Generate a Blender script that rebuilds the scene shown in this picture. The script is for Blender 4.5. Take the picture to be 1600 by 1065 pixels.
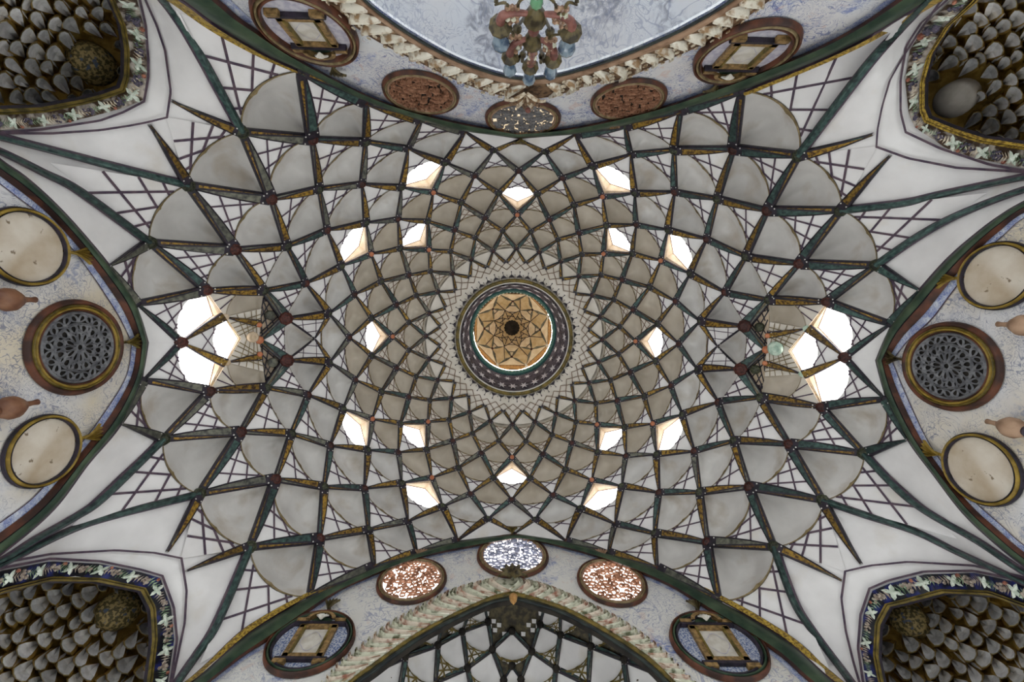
import bpy, math, random
import numpy as np
from mathutils import Matrix, Vector
from mathutils.geometry import delaunay_2d_cdt
random.seed(7)
# ------------------------------------------------------------------ camera, world, exposure
F = 711.0                       # focal length in pixels of the 1600 px wide frame
EYE = 1.5                       # camera height above the floor
TA, TB, TC = 0.0894, -0.0151, 0.0209
CAM = np.array([-0.2313, -0.8611, 0.0])
def rotm(a, b, c):
    ca, sa, cb, sb, cc, sc = math.cos(a), math.sin(a), math.cos(b), math.sin(b), math.cos(c), math.sin(c)
    return np.array([[1,0,0],[0,ca,-sa],[0,sa,ca]]) @ np.array([[cb,0,sb],[0,1,0],[-sb,0,cb]]) @ np.array([[cc,-sc,0],[sc,cc,0],[0,0,1]])
RM = rotm(TA, TB, TC)
scene = bpy.context.scene
for o in list(bpy.data.objects): bpy.data.objects.remove(o)
cam = bpy.data.objects.new('camera', bpy.data.cameras.new('camera'))
scene.collection.objects.link(cam)
cam.data.sensor_width = 36.0; cam.data.lens = F * 36.0 / 1600.0
cam.data.clip_start = 0.05; cam.data.clip_end = 200
M = Matrix.Identity(4)
for i in range(3):
    M[i][0] = RM[0][i]; M[i][1] = -RM[1][i]; M[i][2] = -RM[2][i]
    M[i][3] = CAM[i] + (EYE if i == 2 else 0)
cam.matrix_world = M
scene.camera = cam
world = bpy.data.worlds.new('world'); scene.world = world; world.use_nodes = True
bg = world.node_tree.nodes['Background']
bg.inputs[0].default_value = (0.86, 0.93, 1.0, 1); bg.inputs[1].default_value = 2.9
vs = scene.view_settings
vs.view_transform = 'Standard'; vs.look = 'None'; vs.exposure = 0.80; vs.gamma = 1.0; vs.use_curve_mapping = False

# ------------------------------------------------------------------ materials
MATS = {}
def mat(name, c1, c2=None, scale=8.0, rough=0.7, lo=0.4, hi=0.6, detail=4.0, bump=0.0, bscale=None, rnd=0.0, spec=0.3, c3=None, lo3=.6, hi3=.65, s3=3.0):
    m = bpy.data.materials.new(name); m.use_nodes = True
    nt = m.node_tree; N = nt.nodes; L = nt.links
    b = N['Principled BSDF']; b.inputs['Roughness'].default_value = rough
    b.inputs['Specular IOR Level'].default_value = spec
    tc = N.new('ShaderNodeTexCoord'); col = None
    if c2 is not None:
        n = N.new('ShaderNodeTexNoise'); n.inputs['Scale'].default_value = scale; n.inputs['Detail'].default_value = detail
        L.new(tc.outputs['Object'], n.inputs['Vector'])
        r = N.new('ShaderNodeValToRGB'); r.color_ramp.elements[0].position = lo; r.color_ramp.elements[1].position = hi
        r.color_ramp.elements[0].color = (*c1, 1); r.color_ramp.elements[1].color = (*c2, 1)
        L.new(n.outputs['Fac'], r.inputs[0]); col = r.outputs[0]
    if c3 is not None:
        n3 = N.new('ShaderNodeTexNoise'); n3.inputs['Scale'].default_value = s3; n3.inputs['Detail'].default_value = 5
        L.new(tc.outputs['Object'], n3.inputs['Vector'])
        r3 = N.new('ShaderNodeMapRange'); r3.inputs[1].default_value = lo3; r3.inputs[2].default_value = hi3
        L.new(n3.outputs['Fac'], r3.inputs[0])
        mx = N.new('ShaderNodeMixRGB'); L.new(r3.outputs[0], mx.inputs[0]); L.new(col, mx.inputs[1]); mx.inputs[2].default_value = (*c3, 1)
        col = mx.outputs[0]
    if rnd and col is not None:
        oi = N.new('ShaderNodeObjectInfo'); mr = N.new('ShaderNodeMapRange')
        mr.inputs[3].default_value = 1 - rnd; mr.inputs[4].default_value = 1 + rnd
        L.new(oi.outputs['Random'], mr.inputs[0])
        hs = N.new('ShaderNodeHueSaturation'); L.new(mr.outputs[0], hs.inputs['Value']); L.new(col, hs.inputs['Color']); col = hs.outputs[0]
    if col is not None: L.new(col, b.inputs['Base Color'])
    else: b.inputs['Base Color'].default_value = (*c1, 1)
    if bump:
        nb = N.new('ShaderNodeTexNoise'); nb.inputs['Scale'].default_value = bscale or scale * 2; nb.inputs['Detail'].default_value = 5
        L.new(tc.outputs['Object'], nb.inputs['Vector'])
        bp = N.new('ShaderNodeBump'); bp.inputs['Strength'].default_value = bump; bp.inputs['Distance'].default_value = 0.03
        L.new(nb.outputs['Fac'], bp.inputs['Height']); L.new(bp.outputs[0], b.inputs['Normal'])
    MATS[name] = m
    return m
def emit(name, c, s):
    m = bpy.data.materials.new(name); m.use_nodes = True; N = m.node_tree.nodes
    b = N['Principled BSDF']; b.inputs['Base Color'].default_value = (0.8, 0.8, 0.8, 1)
    b.inputs['Emission Color'].default_value = (*c, 1); b.inputs['Emission Strength'].default_value = s
    MATS[name] = m; return m
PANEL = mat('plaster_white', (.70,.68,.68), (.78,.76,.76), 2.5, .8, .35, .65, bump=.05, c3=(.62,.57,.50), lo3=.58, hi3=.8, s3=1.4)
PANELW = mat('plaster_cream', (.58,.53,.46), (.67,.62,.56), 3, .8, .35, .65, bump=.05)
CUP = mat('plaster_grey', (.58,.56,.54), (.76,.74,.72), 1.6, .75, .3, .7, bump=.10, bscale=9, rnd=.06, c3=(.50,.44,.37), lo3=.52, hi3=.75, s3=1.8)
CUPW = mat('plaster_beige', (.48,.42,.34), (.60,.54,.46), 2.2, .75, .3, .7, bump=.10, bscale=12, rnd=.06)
LINE = mat('purple_paint', (.055,.035,.06), (.10,.065,.085), 9, .6)
LINEB = mat('brown_paint', (.13,.08,.05), (.2,.13,.09), 12, .6)
DARK = mat('dark_paint', (.012,.011,.016), (.03,.022,.035), 12, .5)
YEL = mat('ochre_paint', (.035,.014,.005), (.27,.16,.02), 22, .5, .36, .62, rnd=.35, detail=6)
RGOLD = mat('ring_gold', (.16,.10,.015), (.30,.20,.035), 7, .5)
GRN = mat('green_paint', (.010,.022,.024), (.06,.11,.095), 16, .45, .35, .7, rnd=.35, detail=6)
GREY = mat('grey_green_paint', (.03,.03,.03), (.17,.17,.13), 14, .5, .3, .7, rnd=.3, detail=6)
BRED = mat('boss_red', (.028,.008,.007), (.075,.02,.014), 30, .5, rnd=.3)
BGRN = mat('boss_green', (.012,.014,.01), (.06,.065,.035), 30, .5, rnd=.3)
FLPALE = mat('flower_pale', (.55,.53,.60), (.75,.73,.78), 9)
WDOT = mat('white_dot', (.6,.58,.55))
RIM = mat('rim_olive', (.14,.10,.045), (.25,.19,.10), 10, .6)
MGRN = mat('moulding_green', (.012,.03,.018), (.06,.09,.05), 4, .5, .35, .7)
MGRD = mat('moulding_dark', (.008,.012,.014), (.03,.04,.035), 5, .45)
MRED = mat('moulding_red', (.035,.016,.012), (.12,.042,.022), 4, .5)
MSAL = mat('moulding_salmon', (.22,.13,.08), (.36,.23,.15), 6, .6)
MGOLD = mat('moulding_gold', (.14,.08,.015), (.46,.31,.05), 30, .45, .4, .6, detail=7)
FGOLD = mat('frame_gold', (.05,.04,.01), (.20,.14,.03), 9, .45, .35, .65)
TEAL = mat('teal_paint', (.01,.07,.07), (.02,.11,.10), 20, .4)
WOOD = mat('wood_orange', (.38,.19,.06), (.55,.32,.12), 14, .5)
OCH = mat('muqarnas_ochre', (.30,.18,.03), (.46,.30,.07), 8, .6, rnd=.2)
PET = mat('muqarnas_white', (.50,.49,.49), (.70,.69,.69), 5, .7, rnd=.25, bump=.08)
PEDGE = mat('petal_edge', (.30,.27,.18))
DISC = mat('disc_painted', (.07,.055,.02), (.30,.22,.09), 26, .6, .46, .54, detail=8, c3=(.06,.08,.12), lo3=.60, hi3=.66, s3=14)
DISCW = mat('disc_plaster', (.38,.34,.29), (.48,.44,.39), 5, .7, c3=(.03,.025,.02), lo3=.62, hi3=.64, s3=4)
STUC = mat('stucco_cream', (.22,.13,.06), (.62,.55,.43), 14, .6, .38, .55, detail=6, bump=.4, bscale=30)
STUL = mat('stucco_light', (.34,.22,.12), (.74,.70,.60), 9, .6, .38, .52, detail=6, bump=.3, bscale=30)
STUB = mat('stucco_brown', (.06,.03,.015), (.22,.13,.07), 14, .6, .4, .6, detail=6, bump=.4, bscale=30)
STUG = mat('stucco_green', (.12,.13,.07), (.60,.60,.48), 9, .6, .34, .50, detail=6)
STUP = mat('stucco_pink', (.34,.15,.10), (.66,.58,.48), 9, .6, .34, .52, detail=6)
BLUEDK = mat('enamel_blue', (.006,.006,.012), (.012,.02,.16), 7, .4, .48, .66)
BORDW = mat('border_stucco', (.06,.035,.02), (.52,.46,.40), 8, .7, .45, .6, detail=7)
FLW = mat('flower_white', (.42,.48,.40), (.66,.70,.62), 14)
FLG = mat('leaf_green', (.05,.09,.05), (.26,.34,.22), 22)
FLR = mat('berry_red', (.20,.06,.04), (.40,.17,.11), 20)
GRP = mat('grape_dark', (.03,.03,.05), (.12,.10,.14), 25)
GRPL = mat('grape_pale', (.20,.15,.12), (.42,.36,.30), 25)
BLANK = mat('medallion_plaster', (.40,.31,.21), (.62,.56,.48), 1.9, .8, .35, .65, detail=8, c3=(.2,.15,.1), lo3=.66, hi3=.7, s3=9)
GRILL = mat('grille_grey', (.10,.10,.11), (.19,.19,.20), 12, .6)
TERRA = mat('grille_terracotta', (.20,.09,.05), (.34,.17,.10), 14, .6)
GBLU = mat('grille_blue', (.16,.18,.26), (.28,.28,.34), 14, .6)
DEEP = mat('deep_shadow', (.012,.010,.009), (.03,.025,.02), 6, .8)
GLBR = mat('glass_brown', (.16,.09,.06), (.38,.24,.15), 22, .2, .4, .6)
BROWNB = mat('chandelier_brown', (.12,.045,.038), (.24,.10,.08), 9, .3)
OLIVE = mat('chandelier_olive', (.025,.018,.008), (.11,.085,.035), 12, .35)
GLASS = mat('chandelier_glass', (.05,.09,.15), (.22,.29,.35), 9, .12, spec=.8)
GLGRN = mat('chandelier_green', (.03,.14,.07), (.12,.28,.15), 6, .15, spec=.8)
CLAY = mat('clay_brown', (.12,.05,.028), (.20,.095,.05), 6, .45)
CARTG = mat('cartouche_gold', (.09,.055,.02), (.32,.20,.08), 18, .45, .35, .65, detail=6)
CARTB = mat('roundel_blue_speckle', (.10,.14,.28), (.46,.48,.54), 40, .7, .42, .58, detail=6)
CARTL = mat('roundel_lilac', (.36,.34,.42), (.50,.48,.52), 14, .7)
PICW = mat('picture_white', (.50,.46,.40), (.60,.57,.52), 8, .5)
LBOWL = mat('lamp_bowl', (.30,.42,.34), (.50,.60,.50), 12, .3)
LTW = mat('lantern_cream', (.62,.50,.34), (.72,.62,.46), 6, .7)
LTO = mat('lantern_ochre', (.45,.33,.17), (.55,.43,.26), 6, .7)
FLOORM = mat('floor_stone', (.60,.57,.52), (.68,.65,.60), 2, .8)
REVEAL = mat('reveal_cream', (.50,.38,.26), (.60,.48,.36), 6, .7)
ORNG = mat('boss_orange', (.42,.13,.06), (.50,.20,.10), 20, .5)
SKYP = emit('daylight_pane', (1.0, .985, .96), 2.6)
SKYP2 = emit('daylight_grille', (1.0, .95, .90), 2.2)
SKYW = emit('daylight_pane_warm', (1.0, .97, .94), 4.0)
GLOWL = emit('lantern_glow', (1.0, .90, .74), 42.0)  # strong warm glow for the band added under the lantern shutters
GOLDP = emit('daylight_gold', (1.0, .74, .42), .45)

def painting(name, line=(.10,.13,.30), wash=(.12,.17,.42), base=(.60,.60,.62), warm=(.60,.54,.44), lamt=1.0, scale=2.2, wlo=.56, pink=0.0, thick=.012):
    """blue line drawing and washes on an off-white ground"""
    m = bpy.data.materials.new(name); m.use_nodes = True; nt = m.node_tree; N = nt.nodes; L = nt.links
    b = N['Principled BSDF']; b.inputs['Roughness'].default_value = .75; b.inputs['Specular IOR Level'].default_value = .2
    tc = N.new('ShaderNodeTexCoord')
    def noise(s, d=3, dist=0.0, off=0):
        n = N.new('ShaderNodeTexNoise'); n.inputs['Scale'].default_value = s; n.inputs['Detail'].default_value = d; n.inputs['Distortion'].default_value = dist
        mp = N.new('ShaderNodeMapping'); mp.inputs['Location'].default_value = (off, off*.7, -off)
        L.new(tc.outputs['Object'], mp.inputs[0]); L.new(mp.outputs[0], n.inputs['Vector']); return n.outputs['Fac']
    def mth(op, a, b_=None, c=None):
        n = N.new('ShaderNodeMath'); n.operation = op
        for i, x in enumerate((a, b_, c)):
            if x is None: continue
            if isinstance(x, (int, float)): n.inputs[i].default_value = x
            else: L.new(x, n.inputs[i])
        return n.outputs[0]
    def ss(x, lo, hi):
        n = N.new('ShaderNodeMapRange'); n.inputs[1].default_value = lo; n.inputs[2].default_value = hi; L.new(x, n.inputs[0]); return n.outputs[0]
    def mix(f, a, c):
        n = N.new('ShaderNodeMixRGB'); L.new(f, n.inputs[0])
        for i, x in ((1, a), (2, c)):
            if isinstance(x, tuple): n.inputs[i].default_value = (*x, 1)
            else: L.new(x, n.inputs[i])
        return n.outputs[0]
    col = mix(ss(noise(.9, 4, 0, 3), .42, .62), base, warm)
    n1 = noise(scale, 6, .6, 11)
    w = mth('MULTIPLY', ss(n1, wlo, wlo + .10), ss(noise(scale * 7, 5, 1.0, 5), .40, .62))
    col = mix(mth('MULTIPLY', w, .75), col, wash)
    lines = None
    for k, (s, dd) in enumerate(((scale * 1.6, 1.2), (scale * 3.1, 1.6), (scale * 1.1, 2.0))):
        nn = noise(s, 2.5, dd, 17 + 9 * k)
        fr = mth('FRACT', mth('MULTIPLY', nn, 7.0 + 2 * k))
        ln = mth('SUBTRACT', 1.0, ss(mth('ABSOLUTE', mth('SUBTRACT', fr, .5)), thick * 3, thick * 9))
        ln = mth('MULTIPLY', ln, ss(noise(scale * .8, 3, .3, 31 + 7 * k), .44, .54))
        lines = ln if lines is None else mth('MAXIMUM', lines, ln)
    col = mix(mth('MULTIPLY', lines, .8 * lamt), col, line)
    if pink:
        col = mix(mth('MULTIPLY', ss(noise(scale * 2.2, 4, 1, 55), .6, .66), pink), col, (.55, .28, .20))
    L.new(col, b.inputs['Base Color']); MATS[name] = m; return m
PSIDE = painting('painting_side', base=(.60,.59,.60), warm=(.60,.53,.42), line=(.11,.13,.22), wash=(.20,.23,.36), scale=2.3, lamt=.9, wlo=.56, thick=.010)
PTOP = painting('painting_top', base=(.62,.63,.65), warm=(.60,.58,.58), scale=2.4, lamt=1.0, wlo=.53, pink=.3)
PBOT = painting('painting_bottom', base=(.64,.63,.61), warm=(.62,.60,.56), wash=(.08,.14,.42), scale=1.7, lamt=.7, wlo=.57, pink=.2)
PIWAN = painting('painting_iwan', base=(.84,.87,.92), warm=(.86,.86,.88), wash=(.25,.26,.33), line=(.20,.24,.40), scale=1.1, lamt=.55, wlo=.52)
PATB = painting('pattern_blue', base=(.62,.65,.70), warm=(.60,.62,.68), wash=(.12,.18,.45), line=(.08,.12,.36), scale=9, lamt=1.0, wlo=.45, thick=.03)
OCUL = painting('oculus_band', base=(.012,.010,.018), warm=(.028,.02,.04), wash=(.30,.27,.34), line=(.30,.27,.34), scale=7, lamt=.6, wlo=.56, thick=.02)

# ------------------------------------------------------------------ object helpers
COL = scene.collection
BASE = {}
def empty(name, loc=(0, 0, 0), label=None, cat=None, group=None, kind=None):
    o = bpy.data.objects.new(name, None); COL.objects.link(o); o.empty_display_size = .1
    o.location = (loc[0], loc[1], loc[2] + EYE); BASE[o.name] = np.array(loc, float)
    if label: o['label'] = label
    if cat: o['category'] = cat
    if group: o['group'] = group
    if kind: o['kind'] = kind
    return o
def mesh(name, V, Fc, mats, mi=None, parent=None, smooth=False, kind=None, label=None):
    V = np.asarray(V, float); me = bpy.data.meshes.new(name)
    base = BASE[parent.name] if parent is not None else np.zeros(3)
    z = 0 if parent is not None else EYE
    me.from_pydata([(float(a - base[0]), float(b - base[1]), float(c - base[2] + z)) for a, b, c in V], [], [tuple(int(i) for i in f) for f in Fc])
    if not isinstance(mats, (list, tuple)): mats = [mats]
    for m in mats: me.materials.append(m)
    if mi is not None: me.polygons.foreach_set('material_index', [int(i) for i in mi])
    if smooth: me.polygons.foreach_set('use_smooth', [True] * len(me.polygons))
    me.update()
    o = bpy.data.objects.new(name, me); COL.objects.link(o)
    if parent is not None: o.parent = parent
    BASE[o.name] = base
    if kind: o['kind'] = kind
    if label: o['label'] = label
    return o
class G:
    def __init__(s): s.v = []; s.f = []; s.m = []
    def add(s, V, Fc, m=0):
        n = len(s.v); s.v += [tuple(p) for p in V]
        for i, f in enumerate(Fc):
            s.f.append(tuple(n + k for k in f)); s.m.append(m if isinstance(m, int) else m[i])
    def quad(s, a, b, c, d, m=0): s.add([a, b, c, d], [(0, 1, 2, 3)], m)
    def tri(s, a, b, c, m=0): s.add([a, b, c], [(0, 1, 2)], m)
    def strip(s, A, B, m=0):
        n = len(A); s.add(list(A) + list(B), [(i, i + 1, n + i + 1, n + i) for i in range(n - 1)], m)
    def grid(s, rows, m=0):
        n = len(rows[0]); V = [p for r in rows for p in r]
        s.add(V, [(i*n+j, i*n+j+1, (i+1)*n+j+1, (i+1)*n+j) for i in range(len(rows)-1) for j in range(n-1)], m)
    def lathe(s, o, ax, prof, m=0, n=14, ref=None, scal=0.0, ns=8):
        ax = U(ax); ref = np.array(ref if ref is not None else ((1, 0, 0) if abs(ax[0]) < .8 else (0, 1, 0)), float)
        x = U(np.cross(ax, ref)); y = np.cross(ax, x); rows = []
        for r, h in prof:
            row = []
            for i in range(n + 1):
                t = 2 * math.pi * i / n; rr = r * (1 + scal * math.cos(ns * t))
                row.append(np.array(o) + ax * h + (x * math.cos(t) + y * math.sin(t)) * rr)
            rows.append(row)
        mm = m
        if not isinstance(m, int): mm = [m[i] for i in range(len(prof) - 1) for _ in range(n)]
        s.grid(rows, mm)
    def tube(s, P, r, m=0, n=6):
        P = [np.array(p, float) for p in P]; rows = []
        for i, p in enumerate(P):
            t = U(P[min(i+1, len(P)-1)] - P[max(i-1, 0)]); ref = np.array((0, 0, 1.)) if abs(t[2]) < .9 else np.array((1., 0, 0))
            x = U(np.cross(t, ref)); y = np.cross(t, x); rr = r[i] if hasattr(r, '__len__') else r
            rows.append([p + (x * math.cos(2*math.pi*k/n) + y * math.sin(2*math.pi*k/n)) * rr for k in range(n + 1)])
        s.grid(rows, m)
    def ball(s, c, r, m=0, n=8):
        s.lathe(c, (0, 0, 1), [(1e-4, -r), (r*.7, -r*.7), (r, 0), (r*.7, r*.7), (1e-4, r)], m, n)
    def out(s, name, mats, parent=None, smooth=False, kind=None, label=None):
        return mesh(name, s.v, s.f, mats, s.m, parent, smooth, kind, label)
def U(v):
    v = np.asarray(v, float); return v / (np.linalg.norm(v) + 1e-12)

# ------------------------------------------------------------------ measured rays and surfaces
HX, HY = 5.55, 4.05             # half width and half depth of the hall at the four arches
def ray(u, v):
    q = RM.T @ np.array([(u - 800) / F, (v - 532.5) / F, 1.0]); return q / q[2]
def proj(P):
    q = RM @ (np.asarray(P) - CAM); return 800 + F*q[0]/q[2], 532.5 + F*q[1]/q[2]
def onwall(w, u, v, off=0.0):
    d = ray(u, v)
    if w in 'LR': s = (-1 if w == 'L' else 1) * (HX - off); t = (s - CAM[0]) / d[0]
    else: s = (-1 if w == 'T' else 1) * (HY - off); t = (s - CAM[1]) / d[1]
    return CAM + d * t
RING = {-1: (1.73, 10.50), 0: (2.0387, 10.45), 1: (2.4254, 10.35), 2: (2.7444, 10.2), 3: (3.1768, 10.0), 4: (3.5502, 9.75), 5: (3.9092, 9.5), 6: (4.2974, 9.05), 7: (4.6402, 8.6), 8: (5.0462, 8.1)}
def ringpt(k, j):
    R, h = RING[j]; t = math.radians(7.5 * k); return np.array([R * math.sin(t), -R * math.cos(t), h])
# nodes measured per quadrant: TL, TR, BR, BL
NODE = {
 (2,6): ((727,205),(898.5,210),(884.6,845),(715,844)), (3,7): ((658,187),(977,197),(951,863),(650.5,863)),
 (4,8): ((571.7,159),(1064,172),(1026.8,888),(584.5,886)), (5,9): ((469,110),(1159,142),(1124,938.5),(483,932)),
 (6,8): ((487,216.6),(1147,232),(1106,847.5),(498.7,842)), (8,8): ((423,310),(1199.8,328),(1171.6,760.7),(429.5,749)),
 (7,9): ((377,205),(1249,242),(1210.5,855),(389.5,855)), (9,9): ((292,288),(1315.6,327.8),(1287,782),(310,772)),
 (10,8): ((366.5,389),(1250,411),(1233.6,694),(375.4,674.8)), (11,7): ((412,453.5),(1201,468),(1189,620.5),(415.5,605.6)),
 (11,9): ((232,378),(1370.7,413.6),(1351.5,709),(253.7,686)), (12,8): ((322,453),(1293,471),(1284,636),(327,611)),
 (13,9): ((213,474),(1392,506),(1383.5,623.5),(223,594)), (12,10): ((172,415),(1436,453),(1417,687),(190,662)),
 (6,10): ((271,10),(1402,43),(1298,1049),(312,1037)), (8,10): ((259,182),(1371,228),(1322,893),(282,872.5)),
 (10,10): ((78,254),(1543,301),(1497,842),(110,823)), (12,6): ((446,497),(1164,509),(1158,576.6),(447.5,563)),
}
WALLN = {(2,6): 'TB', (3,7): 'TB', (4,8): 'TB', (5,9): 'TB', (13,9): 'LR', (12,10): 'LR'}
QK = (lambda k: -k, lambda k: k, lambda k: 24 - k, lambda k: k - 24)
# wall arches: contact line of the vault, and the inner (wall) side of the moulding, in order
ARCH = {
 'L': ([(-90,175),(0,248),(40,276),(85,316),(128,362),(172,415),(213,472),(232,535),(222,592),(190,662),(138,725),(82,798),(0,867),(-90,930)],
       [(-90,210),(0,275),(30,297),(64,324),(98,358),(140,408),(190,480),(214,535),(205,589),(170,652),(120,715),(62,783),(0,832),(-90,895)]),
 'R': ([(1690,270),(1600,314),(1560,338),(1523,366),(1480,404),(1436,453),(1392,506),(1368,563),(1383,620),(1418,687),(1459,743),(1503,800),(1549,844),(1600,885),(1690,950)],
       [(1690,288),(1600,332),(1565,358),(1531,388),(1485,439),(1446,488),(1410,526),(1386,563),(1403,612),(1436,681),(1470,732),(1515,787),(1560,828),(1600,862),(1690,925)]),
 'T': ([(190,-60),(284,0),(336,38),(410,82),(469,110),(528,139),(571.7,159),(658,190),(727,206),(811,216),(898,210),(977,197),(1064,172),(1159,142),(1190,130),(1292,88),(1369,50),(1451,0),(1545,-60)],
       [(270,-60),(343,0),(375,28),(410,52),(455,84),(523,123),(592,156),(656,176),(733,194),(808,208),(877,202),(954,187),(1043,164),(1125,135),(1190,110),(1275,75),(1344,38),(1400,0),(1490,-60)]),
 'B': ([(210,1125),(300,1065),(369,1005),(410,975),(483,932),(528,912),(584.5,886),(650.5,863),(715,845),(805,833.5),(884.6,845),(951,864),(1026.8,888),(1124,938),(1190,976),(1241,1010),(1303,1065),(1390,1130)],
       [(245,1125),(328,1065),(380,1025),(420,1000),(477,960),(520,930),(559,910),(656,872),(746,853),(803,842),(838,846),(928,869),(1005,897.5),(1056,921),(1107,954),(1210,1018),(1264,1065),(1350,1130)]),
}
# ribs from ring 9 nodes to the corner springing, measured (side rib, top rib)
RIBS = (
 ([(292,288),(195,264),(100,239),(0,213),(-90,188)], [(232,378),(123,298),(69,270),(0,236),(-90,200)], [(377,205),(306,75),(272,22),(235,-25),(205,-75)]),
 ([(1315.6,327.8),(1410,317),(1475,302),(1600,276),(1690,262)], [(1370.7,413.6),(1440,366),(1505,332),(1600,296),(1690,275)], [(1249,242),(1350,109),(1400,52),(1450,0),(1510,-55)]),
 ([(1287,782),(1345,802),(1430,830),(1500,864),(1600,910),(1690,950)], [(1351.5,709),(1405,765),(1450,800),(1530,846),(1600,893),(1690,945)], [(1210.5,855),(1241,938.5),(1270,985),(1330,1065),(1375,1130)]),
 ([(310,772),(174,806),(103,831),(0,882),(-90,928)], [(253.7,686),(159,778),(115,808),(50,845),(0,876),(-90,915)], [(389.5,855),(338,974),(305,1025),(277,1065),(235,1130)]),
)
NICHE = (   # per quadrant: gold frame edge, stucco outer edge, inner line, outer line (each runs from the side border round the niche corner to the top/bottom border)
 dict(frame=[(-90,176),(0,177),(64,174),(128,161),(165,151),(192,141),(199,120),(200,77),(194,38),(178,0),(150,-70)],
      stuc=[(-90,203),(0,202),(60,197),(102,191),(150,179),(190,168),(222,155),(228,120),(228,90),(223,38),(213,0),(190,-70)],
      inner=[(-90,206),(0,205),(60,201),(102,195),(154,187),(190,174),(223,157),(230,120),(230,90),(226,38),(217,0),(196,-70)],
      outer=[(-90,210),(0,206),(77,207),(154,202),(200,195),(226,190),(259,182),(265,141),(256,77),(243,38),(226,0),(200,-70)], disc=(151,104,40,37)),
 dict(frame=[(1690,236),(1600,232),(1536,222),(1485,205),(1447,189),(1440,172),(1440,128),(1451,85),(1480,38),(1520,0),(1575,-60)],
      stuc=[(1690,268),(1600,261),(1523,246),(1480,231),(1431,198),(1421,177),(1415.5,123),(1423,77),(1446,38),(1487,0),(1545,-60)],
      inner=[(1690,272),(1600,265),(1549,256),(1472,231),(1417,205),(1409,174),(1409,123),(1418,69),(1441,34),(1480,0),(1538,-60)],
      outer=[(1690,273),(1600,267),(1497.5,261),(1420.6,246),(1371,228),(1373,200),(1380,165),(1392.5,123),(1413,87),(1440,45),(1472,0),(1528,-60)], disc=(1488,158,38,40)),
 dict(frame=[(1690,970),(1600,941),(1549,923),(1472,920.6),(1408,938.5),(1385,944),(1369,974),(1366,1025),(1374,1065),(1392,1130)],
      stuc=[(1690,940),(1600,912),(1523,895),(1446,897.5),(1390,912),(1364,923),(1350,961),(1346,1013),(1354,1065),(1372,1130)],
      inner=[(1690,936),(1600,908),(1523,892),(1446,893),(1390,907),(1360,920),(1346,961),(1342,1013),(1350,1065),(1366,1130)],
      outer=[(1690,932),(1600,902),(1523,884),(1420.6,878),(1360,884),(1322,893),(1316,936),(1323,987),(1335,1035),(1344,1065),(1362,1130)], disc=(1414,964,34,31)),
 dict(frame=[(-90,950),(0,919),(77,901),(154,903),(225,919),(241,949),(244,1000),(236,1065),(220,1130)],
      stuc=[(-90,922),(0,892),(77,877),(154,881),(218,894),(249,903),(266,949),(271,1000),(261,1065),(245,1130)],
      inner=[(-90,918),(0,888),(77,873),(154,877),(218,890),(252,900),(270,949),(275,1000),(265,1065),(249,1130)],
      outer=[(-90,912),(0,880),(77,866),(179,860),(240,864),(282,872.5),(290,923),(287,974),(275,1030),(267,1065),(252,1130)], disc=(190,950,39,35)),
)
NC = []; HV = []
for j in range(-1, 8):
    for k in range(j % 2, 48, 2):
        P = ringpt(k, j)
        if abs(P[0]) < HX + .3 and abs(P[1]) < HY - .0: NC.append(proj(P)); HV.append(P[2])
for w in 'LRTB':
    for (u, v) in ARCH[w][0]:
        if -100 < u < 1700 and -80 < v < 1140: NC.append((u, v)); HV.append(onwall(w, u, v)[2])
for q in range(4):
    for key, h in (((6,8),8.0),((8,8),8.0),((10,8),7.85),((12,8),7.5),((9,9),7.15),((7,9),7.15),((11,9),6.95),((11,7),8.35),((12,6),8.6),((8,10),6.35),((6,10),5.9),((10,10),5.75)):
        NC.append(NODE[key][q]); HV.append(h)
NC = np.array(NC) / 400.0; HV = np.array(HV)
def tk(r2): return np.where(r2 > 1e-12, r2 * np.log(r2 + 1e-12), 0)
_K = tk(((NC[:, None] - NC[None]) ** 2).sum(-1)) + np.eye(len(NC)) * 0.004
_P = np.c_[np.ones(len(NC)), NC]; n_ = len(NC)
_A = np.block([[_K, _P], [_P.T, np.zeros((3, 3))]])
_W = np.linalg.solve(_A, np.r_[HV, 0, 0, 0])
def hv(pts):
    p = np.atleast_2d(np.array(pts, float)) / 400.0
    return tk(((p[:, None] - NC[None]) ** 2).sum(-1)) @ _W[:n_] + np.c_[np.ones(len(p)), p] @ _W[n_:]
def V(u, v, fac=1.0, off=0.0):
    P = CAM + ray(u, v) * float(hv((u, v))[0]) * fac
    return P - outn(P) * off if off else P
FOC = np.array([0, 0, 4.0])
def outn(P): return U(np.asarray(P) - FOC)
def VL(pts, fac=1.0, off=0.0): return [V(u, v, fac, off) for u, v in pts]
def resamp(pts, n):
    p = np.array(pts, float); d = np.r_[0, np.cumsum(np.linalg.norm(np.diff(p, axis=0), axis=1))]
    t = np.linspace(0, d[-1], n); return np.stack([np.interp(t, d, p[:, i]) for i in range(p.shape[1])], 1)
def smoothp(pts, n):
    """Catmull-Rom through the points, n samples in all (keeps corners soft)"""
    p = np.array(pts, float); m = len(p); out = []
    per = max(2, int(math.ceil(n / (m - 1))))
    for i in range(m - 1):
        p0, p1, p2, p3 = p[max(i-1, 0)], p[i], p[i+1], p[min(i+2, m-1)]
        for s in range(per):
            t = s / per
            out.append(.5*((2*p1)+(-p0+p2)*t+(2*p0-5*p1+4*p2-p3)*t*t+(-p0+3*p1-3*p2+p3)*t**3))
    out.append(p[-1]); return np.array(out)

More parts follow.
